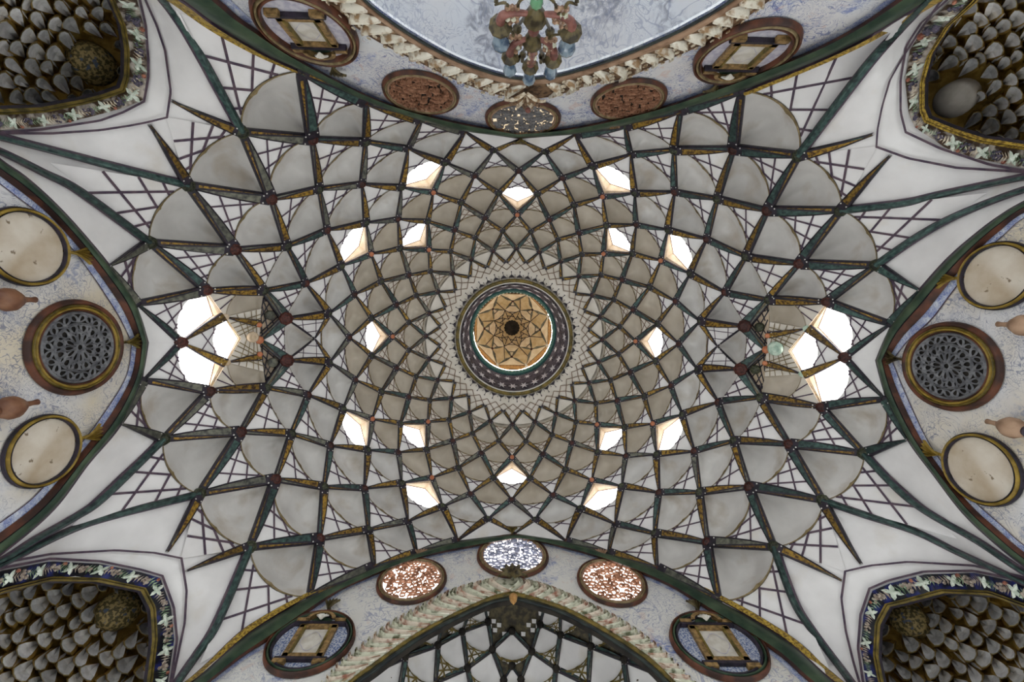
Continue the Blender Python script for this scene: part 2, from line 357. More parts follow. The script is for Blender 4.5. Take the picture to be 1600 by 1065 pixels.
# ------------------------------------------------------------------ node graph of the net vault
ND = {}
for q in range(4):
    for key, px in NODE.items():
        k = QK[q](key[0]) % 48
        if key == (12, 6): k = ('x', q)
        elif key == (12, 8): k = ('y', q)
        elif key[0] == 13 or (key[0] == 12 and key[1] == 10): k = ('z%d' % key[0], q)
        u, v = px[q]
        if key in WALLN:
            w = WALLN[key][(0 if q in (0, 1) else 1) if WALLN[key] == 'TB' else (0 if q in (0, 3) else 1)]
            ND[(k, key[1])] = onwall(w, u, v, .02)
        else: ND[(k, key[1])] = V(u, v)
ND[(0, 6)] = onwall('T', 811, 217, .02); ND[(24, 6)] = onwall('B', 805, 833, .02)
for j in range(-1, 8):
    for k in range(j % 2, 48, 2):
        P = ringpt(k, j)
        if (k, j) not in ND and abs(P[0]) < HX and abs(P[1]) < HY - .05:
            if (k, j) in ((12, 6), (36, 6)): continue
            ND[(k, j)] = P
ND[('m', 0)] = V(491.5, 528.7); ND[('m', 1)] = V(1121, 540.6)
ND[('s', 0)] = V(405, 531); ND[('s', 1)] = V(1197.5, 546)
ND[('t', 0)] = V(282, 534.5); ND[('t', 1)] = V(1321, 558)
ND[('w', 0)] = V(352, 495); ND[('w', 3)] = V(354.6, 566); ND[('w', 1)] = V(1260, 513); ND[('w', 2)] = V(1253.5, 584)
def key(q, k, j):
    """node by quadrant name"""
    if (k, j) == (12, 6): return (('x', q), 6)
    if (k, j) == (12, 8): return (('y', q), 8)
    if k == 13: return (('z13', q), j)
    if (k, j) == (12, 10): return (('z12', q), 10)
    return (QK[q](k) % 48, j)
CELLS = []      # (C, B, A, D keys, ring of A, kind)
for j in range(-1, 4):
    for k in range(j % 2, 48, 2):
        CELLS.append(((k, j+2), ((k-1) % 48, j+1), (k, j), ((k+1) % 48, j+1), j))
for k in range(0, 48, 2):
    if k in (12, 36): continue
    CELLS.append(((k, 6), ((k-1) % 48, 5), (k, 4), ((k+1) % 48, 5), 4))
CELLS.append((('m', 1), (11, 5), (12, 4), (13, 5), 4)); CELLS.append((('m', 0), (35, 5), (36, 4), (37, 5), 4))
for q in range(4):
    L = [((3,7),(2,6),(3,5),(4,6)), ((5,7),(4,6),(5,5),(6,6)), ((7,7),(6,6),(7,5),(8,6)), ((9,7),(8,6),(9,5),(10,6)), ((11,7),(10,6),(11,5),(12,6)),
         ((4,8),(3,7),(4,6),(5,7)), ((6,8),(5,7),(6,6),(7,7)), ((8,8),(7,7),(8,6),(9,7)), ((10,8),(9,7),(10,6),(11,7)),
         ((5,9),(4,8),(5,7),(6,8)), ((7,9),(6,8),(7,7),(8,8)), ((9,9),(8,8),(9,7),(10,8)), ((11,9),(10,8),(11,7),(12,8)),
         ((6,10),(5,9),(6,8),(7,9)), ((8,10),(7,9),(8,8),(9,9)), ((10,10),(9,9),(10,8),(11,9)), ((12,10),(11,9),(12,8),(13,9))]
    for c in L:
        CELLS.append(tuple(key(q, *n) for n in c) + (c[2][1],))
for s, (qa, qb) in ((0, (0, 3)), (1, (1, 2))):
    CELLS.append((('s', s), key(qa, 12, 6), ('m', s), key(qb, 12, 6), 5))
WINS = set(((k, 2) for k in range(0, 48, 6))) | set(((k, 4) for k in (4, 8, 16, 20, 28, 32, 40, 44)))

def blockerbox():
    g = G(); a, b, lo, hi = 9.5, 8.5, 3.0, 16.5; q = [(-a,-b),(a,-b),(a,b),(-a,b)]
    g.add([(x, y, lo) for x, y in q] + [(x, y, hi) for x, y in q], [(0,1,5,4),(1,2,6,5),(2,3,7,6),(3,0,4,7),(4,5,6,7)]); g.out('light_blocker', [DEEP], None, kind='structure')
blockerbox()  # unseen dark box, added to keep sky light from leaking in above
CEIL = empty('ceiling', (0, 0, 7), kind='structure')
winno = [0]
def window(loc):
    winno[0] += 1
    return empty('window_%d' % winno[0], loc, kind='structure')
def arc_pts(A, B, C, D, n=14, bulge=1.04):
    lb, ld = np.linalg.norm(B - A), np.linalg.norm(D - A); ub, ud = (B-A)/lb, (D-A)/ld
    om = math.acos(max(-1, min(1, ub @ ud))); rmax = .86 * np.linalg.norm(C - A); out = []
    for i in range(n + 1):
        s = i / n
        d = (math.sin((1-s)*om)*ub + math.sin(s*om)*ud) / math.sin(om)
        r = (lb*(1-s) + ld*s) * (1 + (bulge - 1) * math.sin(math.pi*s))
        # pull onto the sheet that carries C
        if i not in (0, n): r = min(r, rmax / max(.35, math.cos((s-.5)*om)) if r > rmax else r)
        out.append(A + d * r)
    # lift mid points towards C's height off the plane A-B-D
    nrm = U(np.cross(B-A, D-A)); hC = (C - A) @ nrm; tC = np.linalg.norm(C - (B+D)/2)
    for i, p in enumerate(out):
        x = np.linalg.norm(p - (B*(1-i/n) + D*(i/n))) / max(tC, 1e-6)
        out[i] = p + nrm * hC * min(x, 1) * (1 if 0 < i < n else 0)
    return out
def ribbon(g, P, Q, w, n, m=0):
    t = U(np.asarray(Q) - P); s = U(np.cross(t, n)) * w / 2
    g.quad(P - s, P + s, Q + s, Q - s, m)
def lattice(C, B, D, arc, L, nl, parent, warm, w=.011):
    o = outn((C + B + D) / 3); g = G(); n = len(arc) - 1; h = n // 2
    E = [B*(1-2*i/n) + C*(2*i/n) if i <= n/2 else C*(2-2*i/n) + D*(2*i/n-1) for i in range(n+1)]
    g.strip(arc, E)
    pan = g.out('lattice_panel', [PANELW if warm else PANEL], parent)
    g = G(); ww = .026 * L + .004
    T = {3: ((.33,.20),(.59,.49),(.78,.72)), 2: ((.42,.27),(.72,.62)), 1: ((.5, .4),)}[nl]
    def ap(s):
        x = s * n; i = min(int(x), n-1); return arc[i]*(1-(x-i)) + arc[i+1]*(x-i)
    off = -o * .012
    for t, s in T:
        ribbon(g, C*(1-t)+D*t+off, ap(s)+off, ww, o); ribbon(g, C*(1-t)+B*t+off, ap(1-s)+off, ww, o)
    if warm and L < .5:   # small round interlace of the innermost rings
        mid = ap(.5); pts = [ap(.18)*.8 + (C*.5+B*.5)*.2 + off, mid*.45 + C*.55 + off, ap(.82)*.8 + (C*.5+D*.5)*.2 + off]
        ribbon(g, pts[0], pts[1], ww, o); ribbon(g, pts[1], pts[2], ww, o)
    g.out('lattice_line', [LINE if not warm else LINEB], pan)
def rimstrip(arc, o, w, cupo, m):
    g = G(); a = [p - o*.03 for p in arc]
    n = len(arc); ctr = sum(arc) / n
    inn = [p + U(ctr - p) * w * (.45 + .75*math.sin(math.pi*i/(n-1))) for i, p in enumerate(a)]
    dp = [p + o * w * 1.2 for p in inn]
    g.strip(a, inn); g.strip(inn, dp); g.out('cup_rim', [m], cupo)
def cup(A, B, C, D, arc, L, warm, parent, name='concave_cell'):
    cen = (A + (B + D) / 2) / 2; o = outn(cen); out = U(o * np.array([1, 1, .35]))
    n = len(arc) - 1; rows = []; dep = .33 * L; nr = 6
    for i in range(nr + 1):
        r = i / nr; row = []
        for k, q in enumerate(arc):
            s = k / n; base = A + (q - A) * r
            row.append(base + o * (.03 * L) * (1 - r**3) + out * dep * (1 - r**1.6) * .55 + o * dep * .95 * math.sin(math.pi*min(1, r*1.02)) * math.sin(math.pi*s)**.7)
        rows.append(row)
    g = G(); g.grid(rows)
    e0 = [A + (arc[0]-A)*(i/nr) for i in range(nr+1)]; e1 = [A + (arc[n]-A)*(i/nr) for i in range(nr+1)]
    g.strip(e0, [rw[0] for rw in rows]); g.strip(e1, [rw[n] for rw in rows])
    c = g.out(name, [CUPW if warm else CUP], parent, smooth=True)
    return c, o
def pane(A, B, C, D, arc, L, warm, sm=None, depth=.50, boss=True):
    cen = (A + B + D) / 3; o = outn(cen); out = U(o * np.array([1, 1, .15]))
    w = window(cen); n = len(arc) - 1
    A2 = A + out * L * depth; B2 = B*.94 + A*.06 + out * L * .06; D2 = D*.94 + A*.06 + out * L * .06
    a2 = [p + out * L * .05 * (1 if 0 < i < n else 1) for i, p in enumerate(arc)]
    g = G(); g.add([A2] + [B2] + a2[1:-1] + [D2], [(0, i, i+1) for i in range(1, n+1)])
    g.out('pane', [sm or SKYP], w)
    g = G(); g.quad(A, B, B2, A2); g.quad(A, D, D2, A2); g.strip(arc[1:-1], a2[1:-1]); g.tri(arc[0], arc[1], a2[1]); g.tri(arc[-1], arc[-2], a2[-2])
    g.out('reveal', [REVEAL], w)
    g = G()   # thin coloured frame along the two straight edges, wedge shaped
    for E, E2 in ((B, B2), (D, D2)):
        g.quad(A*.9+A2*.1, A*.55+A2*.45, (A*.55+A2*.45)*.15+E2*.85, E*.93+A*.07, 0)
        ribbon(g, A2, E2, .03*L, o, 1)
    g.tube([A2, B2], .016*L, 1, 5); g.tube([A2, D2], .016*L, 1, 5)
    if not boss: pass
    g.out('frame', [YEL, MSAL], w)
    return w
def arm(P, Q, cupside, L, wq, wp, mq, mp, parent, warm, lifted=False):
    """folded star arm from outer node P to inner node Q; cupside = point on the cup's side"""
    o = outn((P + Q) / 2); t = U(Q - P); s = U(np.cross(t, o)); 
    if s @ (cupside - P) < 0: s = -s
    Ls = np.linalg.norm(Q - P); g = G(); dk = .027 * Ls + .006; ts = (0.02, .12, .35, .6, .85, .98)
    lift = .035 if lifted else .008
    def pt(x, y, z): return P + t * Ls * x + s * y - o * (z + lift)
    rows = []
    for x in ts:
        c = wp*.5*(1-x) + wq*.40*x; l = -(wp*.5*(1-x) + wq*.6*x) - .06*Ls*.35*math.sin(math.pi*x)
        d = -wp*.38*(1-x) + wq*.28*x; hgt = .05*Ls*(.35+.65*(x if wq > wp else .5))
        c = max(c, .012*Ls + .003); l = min(l, -.012*Ls - .003); d = max(min(d, c - dk*.6), l + dk*.6)
        rows.append([pt(x, c, .01), pt(x, c - dk*.7, .018 + hgt*.25), pt(x, d + dk*.4, hgt), pt(x, d - dk*.4, hgt), pt(x, l + dk*.7, .018 + hgt*.25), pt(x, l, .01), pt(x, l, -.05*Ls)])
    rows = [[pt(ts[i], 0, 0)*0 + (r[0] + o*.06*Ls)] + r for i, r in enumerate(rows)]
    nseg = len(ts) - 1; mm = []
    for i in range(nseg):
        endq = i == nseg - 1; endp = i == 0
        mm += [0, 0, 2 if (mq is mp) else (0 if endp else 2), 0, 1 if (mq is mp) else (0 if endq else 1), 0, 0]
    g.grid(rows, mm)
    for yy in (.72, -.05):   # white dots beside the boss
        x = .90; c = rows[-1][1]; l = rows[-1][6]; pc = (c*(yy+.15)/.87 + l*(1-(yy+.15)/.87)) if False else None
    for f in (.18, .80):
        a, b = rows[-2][1], rows[-2][6]; p = (a*(1-f) + b*f) + t * Ls * .03 - o * .045 * Ls; r = .012 * Ls + .002
        g.add([p + s*r, p + t*r, p - s*r, p - t*r], [(0, 1, 2, 3)], 3)
    g.out('star_arm', [DARK, mq, mp, WDOT], parent)
def boss(P, r, m, parent=None, name='star_boss'):
    o = outn(P); g = G()
    g.lathe(P + o*.02, -o, [(r*.9, 0), (r, r*.5), (r*.92, r*.8), (r*.55, r*1.0), (r*.5, r*.92), (1e-4, r*.95)], 0, 8)
    return g.out(name, [m], parent or CEIL)
# bosses
def kj(n): return n[1] if isinstance(n[1], int) and not (n[0] in ('m','s','t','w')) else {'m': 6, 's': 7, 't': 8, 'w': 8}[n[0]]
EDGES = {}      # (outer, inner) -> cup side point
for c in CELLS:
    Ck, Bk, Ak, Dk, j = c
    for X in (Bk, Dk): EDGES[(X, Ak)] = (Ak, ND[Bk]*.5 + ND[Dk]*.5)
for c in CELLS:
    Ck, Bk, Ak, Dk, j = c
    for X in (Bk, Dk):
        if (Ck, X) not in EDGES: EDGES[(Ck, X)] = (X, None)
size = {}
for (P, Q) in EDGES:
    l = np.linalg.norm(ND[P] - ND[Q]); size.setdefault(Q, []).append(l); size.setdefault(P, []).append(l)
BOSS = {}
for n, ls in size.items():
    j = kj(n)
    if j == -1 or n[0] in ('m', 'w') or j == 10: continue
    L = sorted(ls)[len(ls)//2]; r = min(.076 * L + .016, .105)
    if j >= 9 and (isinstance(n[0], tuple)): r = .05
    m = BRED if (j % 2 == 0) else BGRN
    if n in WINS: m = ORNG  # orange stands in for daylight on the bosses beside the panes
    if isinstance(n[0], tuple) and n[0][0] in ('z13',): m = DARK; r = .06
    if n in ((n[0], 9),) and n[0] in (5, 43, 19, 29): m = DARK; r = .055
    if j in (6, 7, 8) and n[0] in (0, 24, 2, 46, 22, 26, 3, 45, 21, 27, 4, 44, 20, 28) : r *= .55
    if n[0] == 's': m = ORNG; r = .075
    if isinstance(n[0], tuple) and n[0][0] == 'x': r = .13
    BOSS[n] = boss(ND[n], r, m)
RTIP = {}
for q, (a, b) in enumerate((((264,155),(231,192)), ((1368,208),(1394,240)), ((1319.4,909),(1347.6,883)), ((288,893),(259,864)))):
    if q == 0: RTIP[(key(q,8,10), key(q,7,9))] = a; RTIP[(key(q,8,10), key(q,9,9))] = b
    elif q == 1: RTIP[(key(q,8,10), key(q,7,9))] = a; RTIP[(key(q,8,10), key(q,9,9))] = b
    elif q == 2: RTIP[(key(q,8,10), key(q,7,9))] = a; RTIP[(key(q,8,10), key(q,9,9))] = b
    else: RTIP[(key(q,8,10), key(q,7,9))] = a; RTIP[(key(q,8,10), key(q,9,9))] = b
for (P, Q), (side, mid) in EDGES.items():
    jq = kj(Q); p, q_ = ND[P], ND[Q]; j10 = (not isinstance(P[0], str)) and P[1] == 10
    if j10 and not isinstance(P[0], tuple) and P[0] % 12 in (6, 10, 2): continue      # the long corner ribs are built below
    if (P, Q) in RTIP: p = V(*RTIP[(P, Q)])
    L = np.linalg.norm(p - q_)
    if mid is None:
        k, j = Q; mid = q_ + np.cross(U(q_ - p), outn(q_))   # boundary edge: choose the side away from the cup below
        nb = [ND[c[0]] * .3 + ND[c[2]] * .7 for c in CELLS if c[0] == P and Q in (c[1], c[3])]
        if nb and (np.cross(U(q_-p), outn(q_))) @ (nb[0] - q_) > 0: mid = q_ - np.cross(U(q_ - p), outn(q_))
    if jq <= 2: wq, wp = .20*L, .10*L
    elif jq <= 5: wq, wp = .19*L, .05*L
    else: wq, wp = .165*L, .085*L
    if (P, Q) in RTIP: wq, wp = .16*L, .02*L
    if isinstance(P[0], tuple) and P[0][0] == 'z12': wq, wp = .2*L, .02*L
    if jq >= 10: continue
    if Q[0] == 'm': wq = wp = .02*L
    if (P[0] == 's'): 
        pass
    red = jq % 2 == 0
    gm = GRN if (p[0] + q_[0] > 0 and p[1] + q_[1] < 4) or random.random() < .45 else GREY
    mq, mp = (gm, YEL) if red else (YEL, gm)
    par = BOSS.get(Q) or BOSS.get(P) or CEIL
    if isinstance(P[0], tuple) and P[0][0] == 'z12': mq = mp = GREY if q_[0] < 0 else GRN
    arm(p, q_, mid, L, wq, wp, mq, mp, par, jq < 3, (P, Q) in RTIP)
# cells
for c in CELLS:
    Ck, Bk, Ak, Dk, j = c
    C, B, A, D = (ND[x] for x in (Ck, Bk, Ak, Dk)); L = (np.linalg.norm(B-A) + np.linalg.norm(D-A)) / 2
    warm = j <= 3; arc = arc_pts(A, B, C, D, 14, (.94 if Ak in WINS else (1.0 if j <= 2 else (.90 if j <= 6 else 1.03))))
    lattice(C, B, D, arc, L, 3 if j >= 7 else (1 if j == 4 else 2), CEIL, j <= 1)
    if Ak in WINS: pane(A, B, C, D, arc, L, warm)
    else:
        cu, o = cup(A, B, C, D, arc, L, warm, CEIL)
        rimstrip(arc, o, .045*L, cu, RIM)
# inner lattice triangles next to the side skylights and under the wall apexes
def tri_panel(a, b, c, nl=2):
    o = outn((a+b+c)/3); g = G(); g.tri(a, b, c); p = g.out('lattice_panel', [PANEL], CEIL)
    if nl:
        g = G(); off = -o*.012
        for t in (.35, .68): ribbon(g, a*(1-t)+b*t+off, c*.9+b*.1 if t > .5 else c*.6+a*.4+off, .014, o); ribbon(g, a*(1-t)+c*t+off, b*(1-t)+c*t+off, .014, o)
        g.out('lattice_line', [LINE], p)
for s, (qa, qb) in ((0, (0, 3)), (1, (1, 2))):
    tri_panel(ND[key(qa,12,6)], ND[key(qa,11,5)], ND[('m', s)]); tri_panel(ND[key(qb,12,6)], ND[key(qb,11,5)], ND[('m', s)])
for k1, k0, apex in (((1,5), (0,6), 0), ((47,5), (0,6), 0), ((23,5), (24,6), 0), ((25,5), (24,6), 0)):
    other = {1: (2,6), 47: (46,6), 23: (22,6), 25: (26,6)}[k1[0]]
    tri_panel(ND[k1], ND[k0], ND[other], 0)
def fill_tri(a, b, c):
    g = G(); g.tri(a, b, c); g.out('plain_panel', [PANEL], CEIL)
for s, (qa, qb) in ((0, (0, 3)), (1, (1, 2))):   # plain wedge between the side arch apex and the skylight tip
    apx = onwall('LR'[s], *((232, 535), (1368, 563))[s]); t = ND[('t', s)]; a, b = ND[key(qa,13,9)], ND[key(qb,13,9)]
    fill_tri(apx, a, t); fill_tri(apx, b, t)
    arm(a, t, apx, np.linalg.norm(a-t), .10*1.2, .03, GRN, GREY, BOSS.get(('t', s)) or CEIL, False)
    arm(b, t, apx, np.linalg.norm(b-t), .10*1.2, .03, GRN, GREY, BOSS.get(('t', s)) or CEIL, False)
    boss(t, .10, BRED)
# side skylight turrets
for s, (qa, qb) in ((0, (0, 3)), (1, (1, 2))):
    t = ND[('t', s)]; sq = ND[('s', s)]; wpx = (((352,495),(354.6,566)), ((1260,513),(1253.5,584)))[s]
    wa, wb = ND[('w', qa)], ND[('w', qb)]
    am = V(*((376.6, 528.7), (1231.5, 548))[s])
    for qq, ww in ((qa, wa), (qb, wb)):
        C, B, D, A = ND[key(qq,13,9)], ND[key(qq,12,8)], t, ww
        arc = arc_pts(A, B, C, D); L = np.linalg.norm(B-A)*.5 + np.linalg.norm(D-A)*.5
        lattice(C, B, D, arc, L, 3, CEIL, False); pane(A, B, C, D, arc, L, False, SKYW, .34)
        # beige cell between the window and the hall
        B2, C2 = ND[key(qq,11,7)], ND[key(qq,12,8)]
        A2 = V(*{0: (408,482), 3: (412,580), 1: (1203,503), 2: (1195,588)}[qq]) 
        arc = arc_pts(A2, B2, C2, ww); L2 = np.linalg.norm(B2-A2)*.5 + np.linalg.norm(ww-A2)*.5
        g = G(); g.strip(arc, [B2*(1-2*i/14)+C2*(2*i/14) if i <= 7 else C2*(2-2*i/14)+ww*(2*i/14-1) for i in range(15)]); pn = g.out('lattice_panel', [PANELW], CEIL)
        g = G(); o = outn(C2)
        for a_, b_ in ((C2*.6+B2*.4, arc[9]), (C2*.3+B2*.7, arc[5]), (C2*.6+ww*.4, arc[5]), (C2*.3+ww*.7, arc[10])): ribbon(g, a_-o*.012, b_-o*.012, .02, o)
        g.out('lattice_line', [LINE], pn)
        cu, o = cup(A2, B2, C2, ww, arc, L2, True, CEIL); rimstrip(arc, o, .03*L2, cu, RIM)
        arm(B2, ND[key(qq,12,8)], A2, np.linalg.norm(B2-C2), .05, .16, YEL, YEL, CEIL, False)
        # dark interlaced corner with olive ball
        X6 = ND[key(qq,12,6)]; o = outn(X6); back = [x + o*.10 for x in (B2, X6, sq, A2)]
        g = G(); g.quad(*back); g.quad(B2, X6, back[1], back[0]); g.quad(X6, sq, back[2], back[1]); p_ = g.out('recess_panel', [REVEAL], CEIL)
        g = G()
        for u_ in (.15, .38, .62, .85):
            ribbon(g, back[0]*(1-u_)+back[1]*u_-o*.02, back[3]*(1-u_)+back[2]*u_-o*.02, .022, o)
            ribbon(g, back[0]*(1-u_)+back[3]*u_-o*.03, back[1]*(1-u_)+back[2]*u_-o*.03, .022, o)
            ribbon(g, back[0]*(1-u_)+back[1]*u_-o*.02, back[0]*(u_)+back[3]*(1-u_)-o*.02, .018, o)
        g.out('lattice_line', [DARK], p_)
        g = G(); cb = V(*{0: (421,492), 3: (425,566), 1: (1187.6,510.7), 2: (1181,577)}[qq]); g.lathe(cb, -outn(cb), [(.085, 0), (.09, .05), (.07, .09), (1e-4, .10)], 0, 12); g.out('painted_boss', [BGRN if s else GREY], CEIL, smooth=True)
        arm(B2, X6, A2, np.linalg.norm(B2-X6), .20, .11, GRN, GREY, CEIL, False); arm(sq, X6, A2, np.linalg.norm(sq-X6), .20, .07, GRN, GREY, CEIL, False)
        # yellow ribs towards the middle
        arm(ww, A2*.55+sq*.45, B2, .9, .13, .02, YEL, YEL, CEIL, False)
        g = G(); g.tri(ww, A2, am); g.tri(A2, sq, am); pn = g.out('lattice_panel', [PANELW], CEIL)
        g = G(); o = outn(ww)
        for f in (.3, .5, .7, .85): ribbon(g, ww*(1-f)+am*f-o*.012, A2*(1-f*.6)+sq*f*.6-o*.012, .016, o); ribbon(g, ww*(1-f)+A2*f-o*.012, am*(1-f)+sq*f-o*.012, .014, o)
        g.out('lattice_line', [RIM], pn)
        boss(ww, .06, LBOWL if s else REVEAL, name='white_boss')
    arc = arc_pts(am, wa, t, wb, bulge=1.0); L = np.linalg.norm(wa-am)
    # arc crosses between the white bosses, bulging to the tip
    lattice(t, wa, wb, arc, L, 2, CEIL, False); pane(am, wa, t, wb, arc, L, False, SKYW, .14)
    for ww in (wa, wb): arm(t, ww, am, np.linalg.norm(t-ww), .16, .02, YEL, YEL, CEIL, False)
    bp = V(*((393, 526), (1213, 544))[s], 1.0, .05); g = G()
    rr = (.10, .135)[s]; ax = -outn(bp)
    g.lathe(bp, ax, [(rr*.5, -.05), (rr, 0), (rr*.96, .03), (rr*.6, .07), (rr*.55, .06), (rr*.25, .085), (1e-4, .085)], 0, 14); g.out('bowl_boss', [LBOWL if s else REVEAL], CEIL, smooth=True)
    for (u_, v_) in (((404,507),(405,553)), ((1200,524),(1196,567)))[s]: boss(V(u_, v_, 1, .03), .05, ORNG, name='orange_boss')

# long ribs to the corner springings
def longrib(pts, w0, w1, parent):
    S = smoothp(pts, 24); P = [V(u, v, 1, .02) for u, v in S]; g = G(); n = len(P)
    rows = []
    for i, p in enumerate(P):
        t = U(P[min(i+1, n-1)] - P[max(i-1, 0)]); o = outn(p); s = U(np.cross(t, o)); w = (w0*(1-i/(n-1)) + w1*i/(n-1))/2; d = .014
        rows.append([p + s*w + o*.05, p + s*w - o*.01, p + s*(w-d) - o*.035, p + s*.01 - o*.075, p - s*.01 - o*.075, p - s*(w-d) - o*.035, p - s*w - o*.01, p - s*w + o*.05])
    g.grid(rows, [m for _ in range(n-1) for m in (0, 0, 1, 2, 1, 0, 0)]); g.out('corner_rib', [LINE, GRN, GRN], parent)
for q in range(4):
    a, b, c = RIBS[q]
    longrib(a, .125, .06, CEIL); longrib(b, .125, .06, CEIL); longrib(c, .135, .085, CEIL)

# plain plaster of the four corners, up to the niche frames
def cdt_fill(poly, name, m, parent, step=22, fac=1.0, off=0.0, fn=None):
    poly = [tuple(map(float, p)) for p in poly]; n = len(poly); xs, ys = zip(*poly)
    def inside(x, y):
        c = False; j = n-1
        for i in range(n):
            if ((poly[i][1] > y) != (poly[j][1] > y)) and x < (poly[j][0]-poly[i][0])*(y-poly[i][1])/(poly[j][1]-poly[i][1])+poly[i][0]: c = not c
            j = i
        return c
    pts = list(poly)
    y = min(ys)
    while y < max(ys):
        x = min(xs)
        while x < max(xs):
            if inside(x, y) and min((x-a)**2+(y-b)**2 for a, b in poly) > (step*.5)**2: pts.append((x + 3*math.sin(y*.7), y + 3*math.sin(x*.9)))
            x += step
        y += step
    vs, es, fs, *_ = delaunay_2d_cdt([Vector(p) for p in pts], [], [list(range(n))], 1, 1e-3)
    fn = fn or (lambda u, v: V(u, v, fac, off))
    return mesh(name, [fn(p[0], p[1]) for p in vs], fs, [m], None, parent, smooth=True)
def between(w, a, b, rev=False):
    """part of an arch contact line between two px points (nearest vertices)"""
    A = ARCH[w][0]; ia = min(range(len(A)), key=lambda i: (A[i][0]-a[0])**2+(A[i][1]-a[1])**2); ib = min(range(len(A)), key=lambda i: (A[i][0]-b[0])**2+(A[i][1]-b[1])**2)
    return A[ia:ib+1] if ia <= ib else A[ib:ia+1][::-1]
def inw(p, d):
    p = np.array(p, float); c = np.array((803., 535.)); return tuple(p + (c-p)/np.linalg.norm(c-p)*d)
for q in range(4):
    nn = lambda k, j: NODE[(k, j)][q]
    side, topb = ('L', 'R', 'R', 'L')[q], ('T', 'T', 'B', 'B')[q]
    send = (ARCH['L'][0][0], ARCH['R'][0][0], ARCH['R'][0][-1], ARCH['L'][0][-1])[q]
    tend = (ARCH['T'][0][0], ARCH['T'][0][-1], ARCH['B'][0][-1], ARCH['B'][0][0])[q]
    poly = between(side, nn(12,10), send) + NICHE[q]['frame'] + between(topb, tend, nn(5,9)) + [inw(nn(5,9), 6), inw(nn(6,10), 16), inw(nn(7,9), 8), inw(nn(8,10), 16), inw(nn(9,9), 8), inw(nn(10,10), 16), inw(nn(11,9), 8)]
    cdt_fill(poly, 'plain_plaster', PANEL, CEIL, 22, 1.0, -.03)
# inner annulus and painted diamond net round the oculus
def dome_pt(R, deg, off=0.0):
    h = np.interp(R, [1.2, 1.30, 1.73, 2.04, 2.43], [10.56, 10.56, 10.50, 10.45, 10.35]); t = math.radians(deg)
    return np.array([R*math.sin(t), -R*math.cos(t), h - off])
g = G(); g.grid([[dome_pt(R, a*3.75, -.02) for a in range(97)] for R in (1.30, 1.5, 1.73, 2.04)]); g.out('oculus_surround', [PANELW], CEIL)
g = G(); rows = [(1.74, 0), (1.655, .5), (1.565, 1.0)]
for i in range(48):
    for sgn in (1, -1):
        for (R0, a0), (R1, a1) in zip(rows[:-1], rows[1:]):
            ribbon(g, dome_pt(R0, 7.5*(i + sgn*a0), .004), dome_pt(R1, 7.5*(i + sgn*a1), .004), .017, (0, 0, 1))
for i in range(0, 48, 2):
    for sgn in (1, -1): ribbon(g, dome_pt(1.74, 7.5*i, .004), dome_pt(1.90, 7.5*(i + sgn*.5), .004), .017, (0, 0, 1))
g.out('diamond_net', [LINEB], CEIL, kind='stuff')
for i in range(48):
    a = 7.5*i + 3.75; g = G(); t = math.radians(a); r = np.array([math.sin(t), -math.cos(t), 0]); s = np.array([math.cos(t), math.sin(t), 0])
    def q_(x, y): return dome_pt(1.345, a, .006) + r*y + s*x
    for x0 in (1, -1):
        g.add([q_(0, .11), q_(x0*.035, .085), q_(x0*.078, .04), q_(x0*.05, .045), q_(x0*.02, .055), q_(0, .05)], [(0, 1, 2, 3, 4, 5)])
    g.quad(q_(-.006, .10), q_(.006, .10), q_(.006, .165), q_(-.006, .165))
    g.add([q_(.016*math.cos(b*math.pi/3), .175+.016*math.sin(b*math.pi/3)) for b in range(6)], [tuple(range(6))])
    g.add([q_(.082+.009*math.cos(b*math.pi/3), .10+.012*math.sin(b*math.pi/3)) for b in range(6)], [tuple(range(6))])
    g.quad(q_(.078, .0), q_(.085, .0), q_(.085, .10), q_(.078, .10))
    for x0 in (1, -1): g.tube([q_(x0*.07, 0), q_(x0*.045, .035), q_(0, .05)], .004, 0, 4)
    g.out('floral_motif', [DARK], CEIL)

# ------------------------------------------------------------------ oculus lantern
LT = empty('oculus_lantern', (0, 0, 10.5), 'round ceiling lantern with black floral ring and star-vaulted octagonal top', 'lantern')
g = G(); g.lathe((0,0,10.5), (0,0,1), [(1.34, .02), (1.35, -.04), (1.30, -.06), (1.27, -.02)], 0, 64); g.out('outer_ring', [FGOLD], LT, smooth=True)
g = G(); g.lathe((0,0,10.48), (0,0,1), [(1.275, 0), (1.265, -.015), (1.25, .02)], 0, 64); g.out('white_fillet', [WDOT], LT, smooth=True)
g = G(); g.lathe((0,0,10.5), (0,0,1), [(1.26, 0), (1.20, 1.0), (1.17, 1.75)], 0, 64); g.out('floral_drum', [OCUL], LT, smooth=True)
for i in range(28):     # white flowers on the drum, a large one low and a small one higher
    for hh, R, sz, ph in ((.42, 1.225, .12, 0), (1.22, 1.18, .09, .5)):
        a = 2*math.pi*(i+ph)/28; r = np.array([math.cos(a), math.sin(a), 0]); s = np.array([-math.sin(a), math.cos(a), 0]); z = np.array([0, 0, 1.]); c = r*R + z*(10.5+hh)
        g = G(); pts = [c - r*.012 + (s*math.cos(b*math.pi/6) + z*3.2*math.sin(b*math.pi/6)) * sz * (1 if b % 2 == 0 else .38) for b in range(12)]
        g.add(pts + [c - r*.03], [(b, (b+1) % 12, 12) for b in range(12)]); g.out('white_flower', [FLPALE], LT)
g = G(); g.lathe((0,0,12.25), (0,0,1), [(1.18, -.05), (1.13, -.05), (1.10, .0), (1.07, .12), (1.10, .3)], 0, 64); g.out('teal_ring', [TEAL], LT, smooth=True)
g = G(); g.lathe((0,0,12.26), (0,0,1), [(1.085, .33), (1.095, .362)], 0, 48); g.out('lantern_glow_band', [GLOWL], LT)  # glowing band added to light the shutters and star vault
